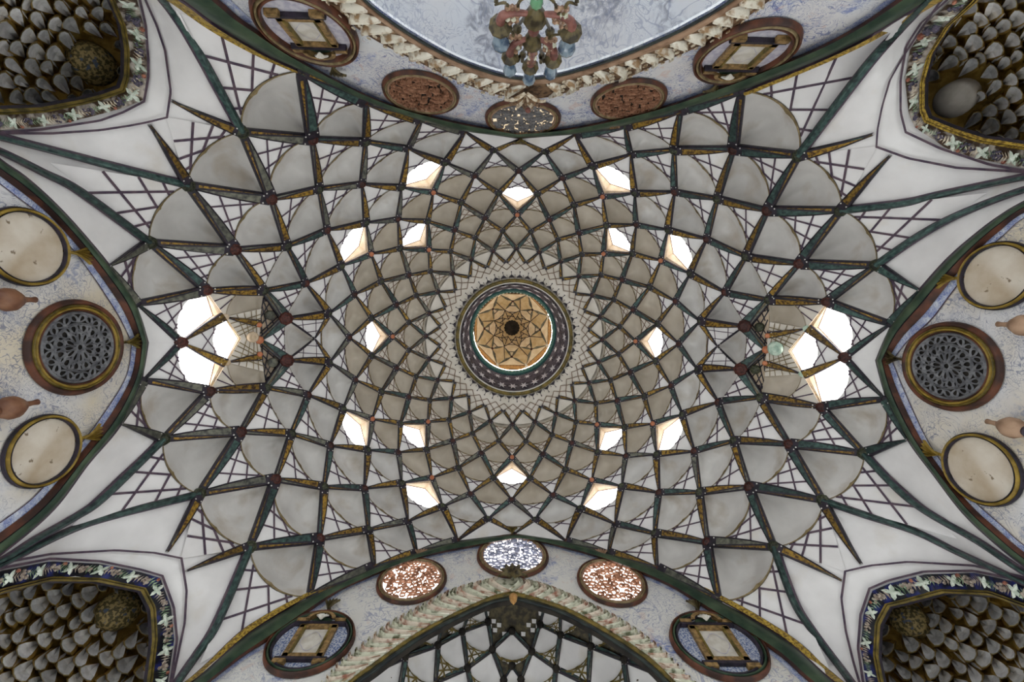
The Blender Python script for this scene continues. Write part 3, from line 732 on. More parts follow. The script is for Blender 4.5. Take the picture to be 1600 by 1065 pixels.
for i in range(72):
    a = 2*math.pi*i/72; r = np.array([math.cos(a), math.sin(a), 0]); g = G(); g.ball(r*1.075 + np.array([0,0,12.32]), .022, 0, 5); g.out('bead', [WDOT], LT)
H0, H1 = 12.62, 13.30
oc = lambda R, k, h: np.array([R*math.cos(math.radians(22.5+45*k)), R*math.sin(math.radians(22.5+45*k)), h])
for k in range(8):
    a0, a1, b0, b1 = oc(1.13, k, H0), oc(1.13, k+1, H0), oc(1.13, k, H1), oc(1.13, k+1, H1)
    g = G(); n = 9
    for i in range(n):
        f0, f1 = (i+.03)/n, (i+.97)/n; nrm = U(np.array([(a0+a1)[0], (a0+a1)[1], 0])) * .03
        for X in (0,): g.quad(a0*(1-f0)+a1*f0, a0*(1-f1)+a1*f1, b0*(1-f1)+b1*f1, b0*(1-f0)+b1*f0)
    g.out('wooden_shutter', [WOOD], LT)
    g = G(); g.quad(a0*(1.03,1.03,1), a1*(1.03,1.03,1), b1*(1.03,1.03,1), b0*(1.03,1.03,1)); g.out('shutter_back', [MSAL], LT)
    g = G(); c = oc(1.10, k, H0); z = np.array([0,0,1.]); g.lathe(c - z*.0, z, [(.05, 0), (.055, .1), (.04, .15), (.04, H1-H0)], 0, 8); g.out('corner_post', [PICW], LT)
    # wooden cornice above
def lp(R, deg, h): t = math.radians(deg); return np.array([R*math.cos(t), R*math.sin(t), h])
for k in range(8):
    v0, v1 = oc(1.12, k, H1), oc(1.12, k+1, H1); mid = 45*(k+1)
    b = lp(.84, mid, H1+.35); i0, i1 = lp(.60, mid-22.5, H1+.62), lp(.60, mid+22.5, H1+.62); ap = lp(.44, mid, H1+.80)
    g = G(); g.tri(v0, v1, b); g.out('star_panel', [LTW], LT)
    g = G(); g.quad(v1, b, i1, lp(.84, mid+45, H1+.35)); g.out('star_panel', [LTO], LT)
    g = G(); g.quad(b, i0, ap, i1); g.out('star_panel', [LTW], LT)
    g = G(); g.quad(i1, ap, lp(.29, mid+22.5, H1+.92), lp(.44, mid+45, H1+.80)); g.out('star_panel', [LTO], LT)
    g = G(); g.quad(ap, lp(.29, mid-22.5, H1+.92), lp(.26, mid, H1+.93), lp(.29, mid+22.5, H1+.92)); g.out('star_panel', [LTO], LT)
    def kite(p, q, w, nm):
        g = G(); t = U(q-p); s = U(np.cross(t, (0,0,1))) * w; z = np.array([0,0,-.03]); m_ = p*.35+q*.65
        g.add([p+z*.5, m_+s+z*.5, q+z*.5, m_-s+z*.5, m_+z*2], [(0,1,4),(1,2,4),(2,3,4),(3,0,4)]); g.out(nm, [GREY], LT)
    kite(v0, b, .05, 'star_arm'); kite(v1, b, .05, 'star_arm'); kite(i0, b, .04, 'star_arm'); kite(i1, b, .04, 'star_arm')
    g = G()
    for x, y in ((i0, ap), (i1, ap), (ap, lp(.29, mid+22.5, H1+.92)), (ap, lp(.29, mid-22.5, H1+.92)), (b*.5+v1*.5, i1), (i0, lp(.29, mid-22.5, H1+.92)), (b*.5+i0*.5, b*.5+i1*.5), (i0, lp(.44, mid-45, H1+.8)), (i0*.5+ap*.5, i1*.5+ap*.5), (i0*.4+lp(.29, mid-22.5, H1+.92)*.6, ap*.5+lp(.29, mid+22.5, H1+.92)*.5)):
        ribbon(g, x - np.array([0,0,.02]), y - np.array([0,0,.02]), .02, (0,0,1))
    g.out('star_line', [DARK], LT)
    g = G(); g.lathe(b - np.array([0,0,.0]), (0,0,-1), [(.045, 0), (.04, .04), (1e-4, .05)], 0, 8); g.out('star_boss', [BRED], LT)
g = G(); g.lathe((0,0,H1+.93), (0,0,1), [(.31, -.01), (.29, -.03), (.27, -.01), (.24, .06), (.1, .14), (1e-4, .15)], [0, 0, 0, 1, 1], 32, scal=.04, ns=16); g.out('dark_disc', [LTO, DEEP], LT, smooth=True)

# ------------------------------------------------------------------ walls with arches
def wall_strip(name, pa, pb, w, m, n, off=0.0, parent=None, kind=None):
    A = [onwall(w, u, v, off) for u, v in resamp(pa, n)]; B = [onwall(w, u, v, off) for u, v in resamp(pb, n)]
    g = G(); g.strip(A, B); return g.out(name, [m], parent, kind=kind)
def densepair(w, n=90):
    a = smoothp(ARCH[w][0], 80); b = smoothp(ARCH[w][1], 80)
    return resamp(a, n), resamp(b, n)
def split_at(pts, f):  # keep the sharp apex: resample the two halves separately
    return pts
APEX = {'L': 7, 'R': 7, 'T': 9, 'B': 9}
def halves(w, n=46):
    out = []
    for s in (0, 1):
        P = []
        for pts in ARCH[w]:
            ap = APEX[w]; part = pts[:ap+1] if s == 0 else pts[ap:]
            P.append(resamp(smoothp(part, 60), n))
        out.append(P)
    A = np.vstack([out[0][0], out[1][0][1:]]); B = np.vstack([out[0][1], out[1][1][1:]]); return A, B
WNAME = {'L': 'wall_left', 'R': 'wall_right', 'T': 'wall_back', 'B': 'wall_front'}
BANDS = {
 'L': [(-.06,.04,0,.02,LINE),(.04,.50,.0,.12,MGRN),(.50,.56,.1,.1,DARK),(.56,1.0,.09,.02,MRED),(1.0,1.42,.01,.01,PATB),(1.42,1.48,.012,.012,LINE)],
 'T': [(-.05,.05,0,.02,LINE),(.05,.78,.02,.12,MGRN),(.78,1.0,.11,.03,MRED),(1.0,1.28,.01,.01,PATB)],
}
for w in 'LRTB':
    A, B = halves(w); T = empty('trim_%d' % ('LRTB'.index(w)+1), onwall(w, *ARCH[w][0][APEX[w]]), kind='structure')
    for f0, f1, o0, o1, m in BANDS['L' if w in 'LR' else 'T']:
        g = G(); fm = (f0+f1)/2; om = max(o0, o1) + (.03 if m in (MGRN,) else 0)
        rows = []
        for f, oo in ((f0, min(o0, .02) if m == MGRN else o0), (f0*.8+f1*.2, om*.8 if m == MGRN else (o0*.8+o1*.2)), (fm, om if m == MGRN else (o0+o1)/2), (f0*.2+f1*.8, om*.85 if m == MGRN else (o0*.2+o1*.8)), (f1, o1)):
            rows.append([onwall(w, *(a*(1-f)+b*f), oo) for a, b in zip(A, B)])
        g.grid(rows); g.out('moulding_band', [m], T, smooth=(m == MGRN))
    if w in 'TB':   # ochre band along the lower arms of the long arches
        for sl in (slice(0, 26), slice(-26, None)):
            a, b = A[sl], B[sl]; g = G(); rows = []
            for f, oo in ((-.42, .0), (-.38, .05), (-.05, .07), (-.02, .02)): rows.append([V(*(x*(1-f)+y*f), 1.0, oo+.01) if f < -.03 else onwall(w, *(x*(1-f)+y*f), oo) for x, y in zip(a, b)])
            g.grid(rows, [m for m in (1, 0, 1) for _ in range(len(a)-1)]); g.out('ochre_band', [MGOLD, LINE], T)
INNER = {
 'T': dict(stuc=[(440,-60),(502,0),(543.5,40),(579,64),(618,84),(656,102),(707.5,127),(759,147),(800,156),(822,160),(869,153),(928,134),(979,126),(1031,103),(1092,77),(1146,49),(1174,28),(1210,0),(1280,-60)],
           sal=[(500,-60),(556,0),(605,41),(656,75),(707.5,102),(759,122),(795,131),(822,134),(860,130),(902.5,121),(979,96),(1056,65),(1107.5,37),(1162,0),(1240,-60)],
           dark=[(512,-60),(566,0),(612,38),(660,69),(710,95),(760,114),(795,123),(822,126),(862,122),(902,113),(975,89),(1050,57),(1098,32),(1148,0),(1222,-60)],
           edge=[(524,-60),(577,0),(620,33),(666,62),(714,88),(762,106),(795,115),(822,119),(862,115),(900,106),(970,82),(1040,52),(1086,28),(1133,0),(1205,-60)]),
 'B': dict(stuc=[(440,1125),(500,1065),(528,1033),(559,1008),(605,972),(643.5,950),(682,930),(720,914),(772,902),(800,900),(851,911),(902.5,932),(954,956),(992,979),(1031,1008),(1056,1033),(1088,1065),(1150,1125)],
           sal=[(488,1125),(543.5,1065),(579,1038),(618,1010),(656,985),(707.5,958),(759,934),(785,926),(803,923),(828,930),(877,945),(928,970),(979,1001),(1018,1028),(1056,1065),(1112,1125)],
           dark=[(494,1125),(549,1068),(583,1043),(621,1015),(659,990),(709,963),(760,940),(786,933),(803,930),(827,936),(875,951),(925,976),(975,1006),(1013,1033),(1050,1068),(1106,1125)],
           edge=[(500,1125),(556,1072),(588,1049),(625,1021),(662,996),(712,969),(762,946),(787,939),(803,937),(826,943),(872,957),(922,982),(971,1012),(1008,1038),(1044,1073),(1100,1125)]),
}
for w in 'LR':
    A, B = halves(w); A2 = A*(1-1.2)+B*1.2; far = [( -240 if w == 'L' else 1840, y) for _, y in A2]
    wl = wall_strip(WNAME[w], A*.3 + B*.7, [(x*.0 + fx, y) for (x, y), (fx, fy) in zip(A2, far)], w, PSIDE, 91, kind='structure')
def inarc(w, nm, n=91):
    pts = INNER[w][nm]; ap = min(range(len(pts)), key=lambda i: abs(pts[i][0] - (820 if w == 'T' else 803)))
    a = resamp(smoothp(pts[:ap+1], 60), 46); b = resamp(smoothp(pts[ap:], 60), 46); return np.vstack([a, b[1:]])
for w in 'TB':
    A, B = halves(w); S, Sa, Dk, Ed = (inarc(w, k) for k in ('stuc', 'sal', 'dark', 'edge'))
    g = G(); g.strip([onwall(w, *p) for p in A*.3+B*.7], [onwall(w, *p) for p in Sa]); g.out(WNAME[w], [PTOP if w == 'T' else PBOT], None, kind='structure')
    T = empty('trim_%d' % (5 + 'TB'.index(w)), onwall(w, *Ed[45]), kind='structure')
    ms = (MSAL, MGRD, PATB) if w == 'T' else (FGOLD, MGRD, DEEP)
    for (a, b, o0, om, o1, m) in ((Sa, Dk, .05, .06, .04, ms[0]), (Dk, Ed*.0 + (Dk*.42+Ed*.58 if w == 'T' else Ed), .04, .07, .02, ms[1])):
        g = G(); g.grid([[onwall(w, *p, o0) for p in a], [onwall(w, *p, om) for p in a*.7+b*.3], [onwall(w, *p, om) for p in a*.3+b*.7], [onwall(w, *p, o1) for p in b]]); g.out('moulding_band', [m], T, smooth=True)
    sg = -1 if w == 'T' else 1
    if w == 'T':
        g = G(); g.strip([onwall(w, *p, .02) for p in Dk*.42+Ed*.58], [onwall(w, *p, .01) for p in Ed]); g.out('blue_pattern_band', [PATB], T)
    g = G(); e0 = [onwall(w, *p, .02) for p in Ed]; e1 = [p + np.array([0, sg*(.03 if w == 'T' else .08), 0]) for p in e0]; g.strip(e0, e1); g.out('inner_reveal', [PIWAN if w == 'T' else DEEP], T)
    # stucco leaves, one by one, along the border
    LB = empty('leaf_border', onwall(w, *S[45]), ('carved stucco leaf border round the painted arch above, brown and cream' if w == 'T' else 'green and pink stucco leaf border round the dark ribbed arch below'), 'moulding')
    g = G(); g.strip([onwall(w, *p, .012) for p in S*.85+Sa*.15], [onwall(w, *p, .03) for p in Sa]); g.out('border_ground', [STUB if w == 'T' else STUG], LB)
    n = 34 if w == 'T' else 66; s_ = resamp(S, n+1); a_ = resamp(Sa, n+1)
    for i in range(n):
        if w == 'T' and abs((s_[i][0]) - 820) < 14: continue
        c0, c1 = a_[i], s_[i]; adv = (s_[i+1] - s_[i]); sd = 1 if i < n/2 else -1
        P0 = onwall(w, *c0, .05); P1 = onwall(w, *c1, .04); tv = onwall(w, *(c1 + adv*sd*-1), .04) - P1; stp = np.linalg.norm(tv); tv = U(tv); bl = np.linalg.norm(P1-P0)
        nv = np.array([0, -sg*1.0, 0]); g = G(); rows = []; wd = stp * ((.13, .10, .16)[i % 3] if w == 'T' else .36); P1 = P1 if w == 'B' else P0*(.0, .22, .08)[i % 3] + P1*(1-(.0, .22, .08)[i % 3])
        for t_ in np.linspace(0, 1, 9):
            c = P0*(1-t_) + P1*t_*.96 + P0*.04*t_ + tv * bl * (.26*math.sin(math.pi*(t_*1.1-.15)) if w == 'T' else .42*math.sin(math.pi*(t_-.1)))
            ww = wd * (.30 + .9*math.sin(math.pi*min(1, t_*.8+.15))) * (1 + (.22*math.sin(t_*25) if w == 'T' else 0)); z = .02 + .06*math.sin(math.pi*t_)
            rows.append([c - tv*ww - nv*.02, c - tv*ww*.6 + nv*z, c + nv*z*.35, c + tv*ww*.6 + nv*z, c + tv*ww - nv*.02])
        g.grid(rows); g.out('acanthus_leaf', [STUL if w == 'T' else (STUG if i % 2 else STUP)], LB)
        if w == 'T':
            for f, rr_ in ((.15, .8), (.42, 1.0), (.66, .9), (.90, .8)):
                g = G(); cc = onwall(w, *(c0*(1-f)+c1*f + adv*.5*sd*-.9), .06) + tv*bl*.12; r0 = stp*.14*rr_
                g.tube([cc + tv*math.cos(b_)*r0*(.35+.11*b_) + np.array([0,0,1.])*math.sin(b_)*r0*(.35+.11*b_) for b_ in np.linspace(0, 7, 13)], r0*.34, 0, 5); g.ball(cc, r0*.35, 0, 5); g.out('scroll', [STUC], LB)
        else:
            g = G(); g.ball(rows[7][2] + nv*.01, wd*.42, 0, 7); g.out('curled_tip', [OLIVE if i % 2 else STUB], LB)
            g = G(); g.tube([r_[0]*.5 + rows[k][2]*.5 + nv*.03 for k, r_ in enumerate(rows[:8])], .010, 0, 4); g.out('leaf_vein', [STUL if i % 2 else MSAL], LB)
# acanthus pendant in the middle of the upper border, dark finial in the lower one
ob = empty('acanthus_pendant', onwall('T', 823, 150, .1), 'cream acanthus cluster hanging at the middle of the upper border', 'ornament')
for k in range(-3, 4):
    a = k*.38; c = onwall('T', 822, 138, .12); g = G(); rows = []
    for t_ in np.linspace(0, 1, 6):
        p = c + np.array([math.sin(a)*.34*t_, .05+.05*math.sin(math.pi*t_), .55*math.cos(a)*t_]); w_ = .06*math.sin(math.pi*(t_*.8+.15))
        rows.append([p - np.array([w_,0,0]), p + np.array([0,.04,0]), p + np.array([w_,0,0])])
    g.grid(rows); g.out('leaf', [STUC if k % 2 else STUB], ob)
g = G(); g.ball(onwall('T', 825, 172, .14), .05, 0); g.out('bud', [BROWNB], ob)
ob = empty('dark_finial', onwall('B', 800, 915, .1), 'dark leafy finial at the peak of the lower arch border', 'ornament')
c = onwall('B', 801, 905, .12)
for k in range(-3, 4):
    a = k*.5; g = G(); rows = []
    for t_ in np.linspace(0, 1, 6):
        p = c + np.array([math.sin(a)*.26*t_, -.05-.06*math.sin(math.pi*t_), .42*math.cos(a)*t_ - .05]); w_ = .07*math.sin(math.pi*(t_*.8+.15))
        rows.append([p - np.array([w_,0,0]), p - np.array([0,.04,0]), p + np.array([w_,0,0])])
    g.grid(rows); g.out('leaf', [OLIVE], ob)
g = G(); p = onwall('B', 802, 932, .15); g.lathe(p, (0,0,-1), [(1e-4,-.06),(.07,0),(.05,.1),(.02,.16),(1e-4,.2)], 0, 10); g.out('tip', [WOOD], ob, smooth=True)

# ------------------------------------------------------------------ the two deep arched recesses behind (back and front)
def ell_hit(u, v, c, r):
    d = ray(u, v); o = (CAM - c) / r; dd = d / r; a = dd @ dd; b = 2*o@dd; cc = o@o - 1; disc = b*b - 4*a*cc
    return CAM + d * ((-b + math.sqrt(max(disc, 0))) / (2*a))
CT, RT_ = np.array([0, -HY, 3.2]), np.array([3.9, 3.0, 4.9])
def ell(c, r, sg, name, m):
    rows = []
    for i in range(17):
        ph = math.pi/2 * i/16; rows.append([c + r*np.array([math.cos(t)*math.cos(ph), sg*math.sin(t)*math.cos(ph), math.sin(ph)]) for t in np.linspace(0, math.pi, 33)])
    g = G(); g.grid(rows); return g.out(name, [m], None, smooth=True, kind='structure')
ell(CT, RT_, -1, 'ceiling.back', PIWAN).name = 'iwan_ceiling'
CB, RB = np.array([0, HY, 3.2]), np.array([3.9, 3.2, 4.95])
ell(CB, RB + .06, 1, 'ribbed_ceiling_shell', OLIVE)
RV = empty('ribbed_ceiling', (0, HY+1, 7), kind='structure')
E = lambda u, v: ell_hit(u, v, CB, RB)
def pc(C, B, A, D, full=True):
    C, B, A, D = (E(*x) for x in (C, B, A, D)); L = (np.linalg.norm(B-A)+np.linalg.norm(D-A))/2; arc = arc_pts(A, B, C, D, 10)
    o = outn(A); rows = [[A + (q-A)*r + o*.14*L*math.sin(math.pi*r)*math.sin(math.pi*k/10) for k, q in enumerate(arc)] for r in (0, .25, .5, .75, 1)]
    g = G(); g.grid(rows); cu = g.out('concave_cell', [PANEL], RV, smooth=True); rimstrip(arc, o, .05*L, cu, FGOLD)
    for X in (B, D): arm(X, A, (B+D)/2, L, .16*L, .12*L, GRN, GREY, RV, False)
    if full:
        g = G(); n = 10; Ee = [B*(1-2*i/n)+C*(2*i/n) if i <= n/2 else C*(2-2*i/n)+D*(2*i/n-1) for i in range(n+1)]; g.strip(arc, Ee); pn = g.out('lattice_panel', [PANEL], RV)
        g = G(); off = -o*.02
        for t_, s_ in ((.3,.2),(.55,.5),(.8,.75)):
            i = int(s_*10); ribbon(g, C*(1-t_)+D*t_+off, arc[i]+off, .05*L, o); ribbon(g, C*(1-t_)+B*t_+off, arc[10-i]+off, .05*L, o)
        mid = C*.55+arc[5]*.45+off; g.lathe(mid, -o, [(.10*L, 0), (.13*L, .01)], 0, 8)
        ribbon(g, C+off, arc[5]+off, .05*L, o)
        g.out('lattice_line', [FGOLD], pn)
n1 = dict(a=(722,987), b=(876,992), c=(684,1008), d=(769,1015), e=(831,1018), f=(923.5,1010), g=(633,1026), h=(730,1044), i=(869,1045), j=(975.5,1031), k=(572,1054), l=(787,1063), m=(814,1062), n=(1034,1055), o=(800,1040))
for C, B, A, D in (((730,1044),(722,987),(762,972),(769,1015)), ((869,1045),(831,1018),(844,976),(876,992)), ((800,1042),(769,1015),(800,986),(831,1018)),
                   ((680,1066),(684,1008),(722,987),(730,1044)), ((920,1070),(869,1045),(876,992),(923.5,1010)), ((740,1100),(730,1044),(769,1015),(787,1063)), ((865,1100),(814,1062),(831,1018),(869,1045)),
                   ((622,1090),(633,1026),(684,1008),(680,1066)), ((985,1095),(920,1070),(923.5,1010),(975.5,1031)), ((560,1120),(572,1054),(633,1026),(622,1090)), ((1050,1120),(985,1095),(975.5,1031),(1034,1055)),
                   ((800,1110),(787,1063),(800,1042),(814,1062)), ((680,1130),(680,1066),(730,1044),(740,1100)), ((925,1130),(865,1100),(869,1045),(920,1070))):
    pc(C, B, A, D)
for C, B, A, D in (((700,990),(700,966),(733,954),(722,987)), ((650,1000),(655,990),(690,975),(684,1008)), ((895,985),(876,992),(876,956),(906,972)), ((950,1005),(923.5,1010),(922,976),(958,995)), ((612,1022),(612,1012),(650,995),(633,1026)), ((1000,1030),(975,1031),(966,997),(1002,1022)),
                   ((722,987),(733,954),(756,945),(762,972)), ((876,992),(844,976),(852,946),(876,956))):
    pc(C, B, A, D, True)
for px in list(n1.values()) + [(762,972),(844,976),(800,986)]:
    P = E(*px); o = outn(P); g = G(); g.lathe(P, -o, [(.065, 0), (.07, .03), (.05, .06), (1e-4, .07)], 0, 8); g.out('rib_boss', [DEEP], RV)
for sx in (-1, 1):    # small white squares of the net near its dark centre
    for i, (du, dv) in enumerate(((46,953-930),(55,951-930),(40,958-930),(50,960-930),(58,962-930),(64,950-930),(30,970-930),(22,976-930),(36,978-930),(28,984-930),(14,990-930),(68,961-930))):
        u, v = 803 + sx*du*1.05, 930 + dv; g = G(); g.quad(E(u-3.6, v-3.4), E(u+3.4, v-3.0), E(u+3.0, v+3.6), E(u-3.2, v+3.2)); g.out('net_square', [PANEL], RV)

# ------------------------------------------------------------------ round windows, roundels and medallions
def frame_of(w):
    if w in 'LR': s = -1 if w == 'L' else 1; return np.array([0, 1., 0]), np.array([0, 0, 1.]), np.array([-s*1., 0, 0])
    s = -1 if w == 'T' else 1; return np.array([1., 0, 0]), np.array([0, 0, 1.]), np.array([0, -s*1., 0])
def fit_ell(w, bb):
    X, Z, Nn = frame_of(w); c = onwall(w, (bb[0]+bb[2])/2, (bb[1]+bb[3])/2, .02); p = np.array([0., 0, .6, .6])
    def bbx(p):
        P = [proj(c + X*(p[0]+p[2]*math.cos(t)) + Z*(p[1]+p[3]*math.sin(t))) for t in np.linspace(0, 2*math.pi, 49)]
        P = np.array(P); return np.array([P[:,0].min(), P[:,1].min(), P[:,0].max(), P[:,1].max()])
    for _ in range(25):
        r = bbx(p) - np.array(bb); J = np.zeros((4, 4))
        for i in range(4): q = p.copy(); q[i] += 1e-3; J[:, i] = (bbx(q) - np.array(bb) - r) / 1e-3
        p = p - np.clip(np.linalg.lstsq(J, r, rcond=None)[0], -.2, .2)
    return c + X*p[0] + Z*p[1], X, Z, Nn, abs(p[2]), abs(p[3])
def rings(fr, bands, parent, n=48, h=.05):
    c, X, Z, Nn, a, b = fr
    def P(f, t, o): return c + X*a*f*math.cos(t) + Z*b*f*math.sin(t) + Nn*o
    T = np.linspace(0, 2*math.pi, n+1)
    for f0, f1, o0, o1, m in bands:
        g = G(); fm = (f0+f1)/2; om = max(o0, o1)+h*.5
        g.grid([[P(f, t, o) for t in T] for f, o in ((f0, o0), (f0*.75+f1*.25, om*.85), (fm, om), (f0*.25+f1*.75, om*.85), (f1, o1))]); g.out('ring', [m], parent, smooth=True)
def disc(fr, f, o, m, parent, name, n=48):
    c, X, Z, Nn, a, b = fr; g = G(); g.add([c + Nn*o] + [c + X*a*f*math.cos(t) + Z*b*f*math.sin(t) + Nn*o for t in np.linspace(0, 2*math.pi, n, endpoint=False)], [(0, 1+i, 1+(i+1) % n) for i in range(n)]); return g.out(name, [m], parent)
def finial(p, up, lat, Nn, s, m, parent):
    """fan-shaped leaf whose stem starts at p and opens along up"""
    for k in range(-2, 3):
        a = k*.22; d = up*math.cos(a) + lat*math.sin(a); l2 = np.cross(d, Nn); g = G(); rows = []
        for t in (0, .25, .5, .75, .92, 1.0):
            w = s*.075*(.35+1.0*t) * (1 if t < .9 else (.75 if t < 1 else .25)); q = p + d*s*t + Nn*(.03+.03*math.sin(math.pi*t))
            rows.append([q - l2*w, q + Nn*.03, q + l2*w])
        g.grid(rows); g.out('finial_leaf', [m], parent)
    g = G(); g.tube([p - up*s*.3, p + up*s*.35], [.04*s+.012, .03*s+.012], 0, 6); g.out('finial_stem', [m], parent)
def floral_grille(fr, f, m, parent):
    c, X, Z, Nn, a, b = fr
    def P(x, y, o=.0): return c + X*a*f*x + Z*b*f*y + Nn*o
    def loop(g, cx, cy, L, W, ang, th):
        T = np.linspace(0, 2*math.pi, 15); ca, sa = math.cos(ang), math.sin(ang); rows = [[], [], []]
        for t in T:
            x = L*math.cos(t); y = W*math.sin(t)*(1 - .35*math.cos(t)*-1); 
            for r_, e in zip(rows, (1-th, 1, 1+th)):
                xx, yy = x*e, y*e*(1+th*.2); r_.append(P(cx + xx*ca - yy*sa, cy + xx*sa + yy*ca, .0 if e == 1 else -.02))
        g.grid(rows)
    for k in range(12):
        t = 2*math.pi*k/12
        g = G(); loop(g, .28*math.cos(t), .28*math.sin(t), .15, .055, t, .30); g.out('tracery_petal', [m], parent)
        t2 = t + math.pi/12
        g = G(); loop(g, .53*math.cos(t2), .53*math.sin(t2), .115, .085, t2, .30); g.out('tracery_petal', [m], parent)
        g = G(); loop(g, .56*math.cos(t), .56*math.sin(t), .10, .05, t + .5, .38); g.out('tracery_petal', [m], parent)
        for s in (-.5, .5):
            t3 = t + s*math.pi/12; g = G(); loop(g, .81*math.cos(t3), .81*math.sin(t3), .12, .07, t3 + .7*(1 if s > 0 else -1), .32); g.out('tracery_petal', [m], parent)
    g = G()
    for r, ww in ((.10, .03), (.68, .02), (.97, .04)):
        T = np.linspace(0, 2*math.pi, 49); g.grid([[P((r-ww)*math.cos(t), (r-ww)*math.sin(t), -.02) for t in T], [P(r*math.cos(t), r*math.sin(t), .004) for t in T], [P((r+ww)*math.cos(t), (r+ww)*math.sin(t), -.02) for t in T]])
    g.out('tracery_hoop', [m], parent)
def cell_grille(fr, f, m, parent, seed, nx=9, hole=.62):
    """pierced grille of small irregular cells"""
    rn = random.Random(seed); c, X, Z, Nn, a, b = fr
    def P(x, y, o=0.): return c + X*a*f*x + Z*b*f*y + Nn*o
    s = 2.0 / nx; pts = []
    for i in range(-nx, nx+1):
        for j in range(-nx, nx+1):
            x = (i + .5*(j % 2)) * s; y = j * s * .87
            if x*x + y*y < 1.02: pts.append((x + rn.uniform(-.36, .36)*s, y + rn.uniform(-.36, .36)*s))
    g = G()
    for (x, y) in pts:
        n = 7; ph = rn.uniform(0, 6.28); el = rn.uniform(.62, 1.4); R = []
        for k in range(n+1):
            t = ph + 2*math.pi*k/n; R.append((math.cos(t), math.sin(t)))
        rows = []
        for e, o in ((hole, -.03), (hole+.08, .0), (.98, .01), (1.10, -.02)):
            rr = s*.50*e; row = []
            for cx, cy in R:
                xx, yy = x + cx*rr*el, y + cy*rr/el; q = math.hypot(xx, yy)
                if q > 1: xx, yy = xx/q, yy/q
                row.append(P(xx, yy, o))
            rows.append(row)
        g.grid(rows)
    g.out('pierced_grille', [m], parent, kind='stuff')
def cartouche(fr, parent, flip, gm, pm):
    c, X, Z, Nn, a, b = fr; s = min(a, b)
    def bar(x0, z0, x1, z1, d, m, nm, d0=.01):
        g = G(); q = [(x0, z0), (x1, z0), (x1, z1), (x0, z1)]
        d = d*.45; lo = [c + X*x*s + Z*z*s + Nn*d0 for x, z in q]; hi = [c + X*(x*.97+(x0+x1)/2*.03)*s + Z*z*s + Nn*(d0+d) for x, z in q]
        g.add(lo + hi, [(4,5,6,7),(0,1,5,4),(1,2,6,5),(2,3,7,6),(3,0,4,7)]); g.out(nm, [m], parent)
    bar(-.34,-.42,.34,.42,.02,pm,'picture'); 
    for x0, x1 in ((-.46,-.32),(.32,.46)): bar(x0,-.5,x1,.5,.10,gm,'frame_post')
    for x0, x1 in ((-.33,-.29),(.29,.33)): bar(x0,-.44,x1,.44,.13,FGOLD,'frame_bead')
    bar(-.46,-.52,.46,-.40,.10,gm,'frame_rail'); bar(-.46,.40,.46,.52,.10,gm,'frame_rail')
    bar(-.62,.52,.62,.58,.14,DARK,'cornice'); bar(-.60,.58,-.34,.68,.16,gm,'corner_block'); bar(.34,.58,.60,.68,.16,gm,'corner_block')
    bar(-.6,-.60,.6,-.52,.12,DARK,'sill'); bar(-.58,-.70,-.30,-.60,.15,gm,'foot_block'); bar(.30,-.70,.58,-.60,.15,gm,'foot_block')
    g = G(); n = 12; T = np.linspace(0, math.pi, n+1)
    for r0, r1, o, m in ((.36, .27, .12, 0), (.27, .0, .05, 1)): g.grid([[c + X*s*r0*math.cos(t) + Z*s*(.57+r0*.75*math.sin(t)) + Nn*.02 for t in T], [c + X*s*r0*math.cos(t) + Z*s*(.57+r0*.75*math.sin(t)) + Nn*o for t in T], [c + X*s*r1*math.cos(t) + Z*s*(.57+r1*.75*math.sin(t)) + Nn*o for t in T]], m)
    g.out('pediment', [gm, MGRN], parent)
    for k in range(-2, 3):
        g = G(); aa = k*.4; p0 = c + Z*s*.58 + Nn*.1; p1 = p0 + (X*math.sin(aa) + Z*math.cos(aa))*s*.2; g.tube([p0, p0*.5+p1*.5+Nn*.03, p1], [.01, .022, .012], 0, 5); g.out('shell_rib', [PICW], parent)
    g = G(); T = np.linspace(0, 2*math.pi, 25); g.grid([[c + X*s*.22*e*math.cos(t)*(1+.1*math.cos(4*t)) + Z*s*.26*e*math.sin(t)*(1+.1*math.cos(4*t)) + Nn*.034 for t in T] for e in (1, 1.07)]); g.out('faint_medallion_line', [CARTL], parent)
LRB = [(1.0,.89,.0,.03,MRED),(.89,.85,.03,.03,FGOLD),(.85,.79,.03,.03,RGOLD),(.79,.75,.02,-.01,MRED),(.75,.73,-.01,-.03,DARK)]
for w, bb, lab in (('L', (35,467,190,618), 'round floral tracery window in the left wall, between two plain medallions'), ('R', (1412,502,1570,643), 'round floral tracery window in the right wall, between two plain medallions')):
    fr = fit_ell(w, bb); T = empty('round_window', fr[0], lab, 'window')
    rings(fr, LRB, T); disc(fr, .76, .006, DEEP, T, 'dark_opening'); fr2 = (fr[0] + fr[3]*.045,) + fr[1:]; floral_grille(fr2, .74, GRILL, T)
    finial(fr[0] + fr[2]*fr[5]*1.02 + fr[3]*.02, fr[2], fr[1], fr[3], .24, FGOLD if w == 'L' else OLIVE, T)
BLB = [(1.0,.96,.0,.02,DARK),(.97,.89,.02,.05,RGOLD),(.89,.86,.04,.02,DARK)]
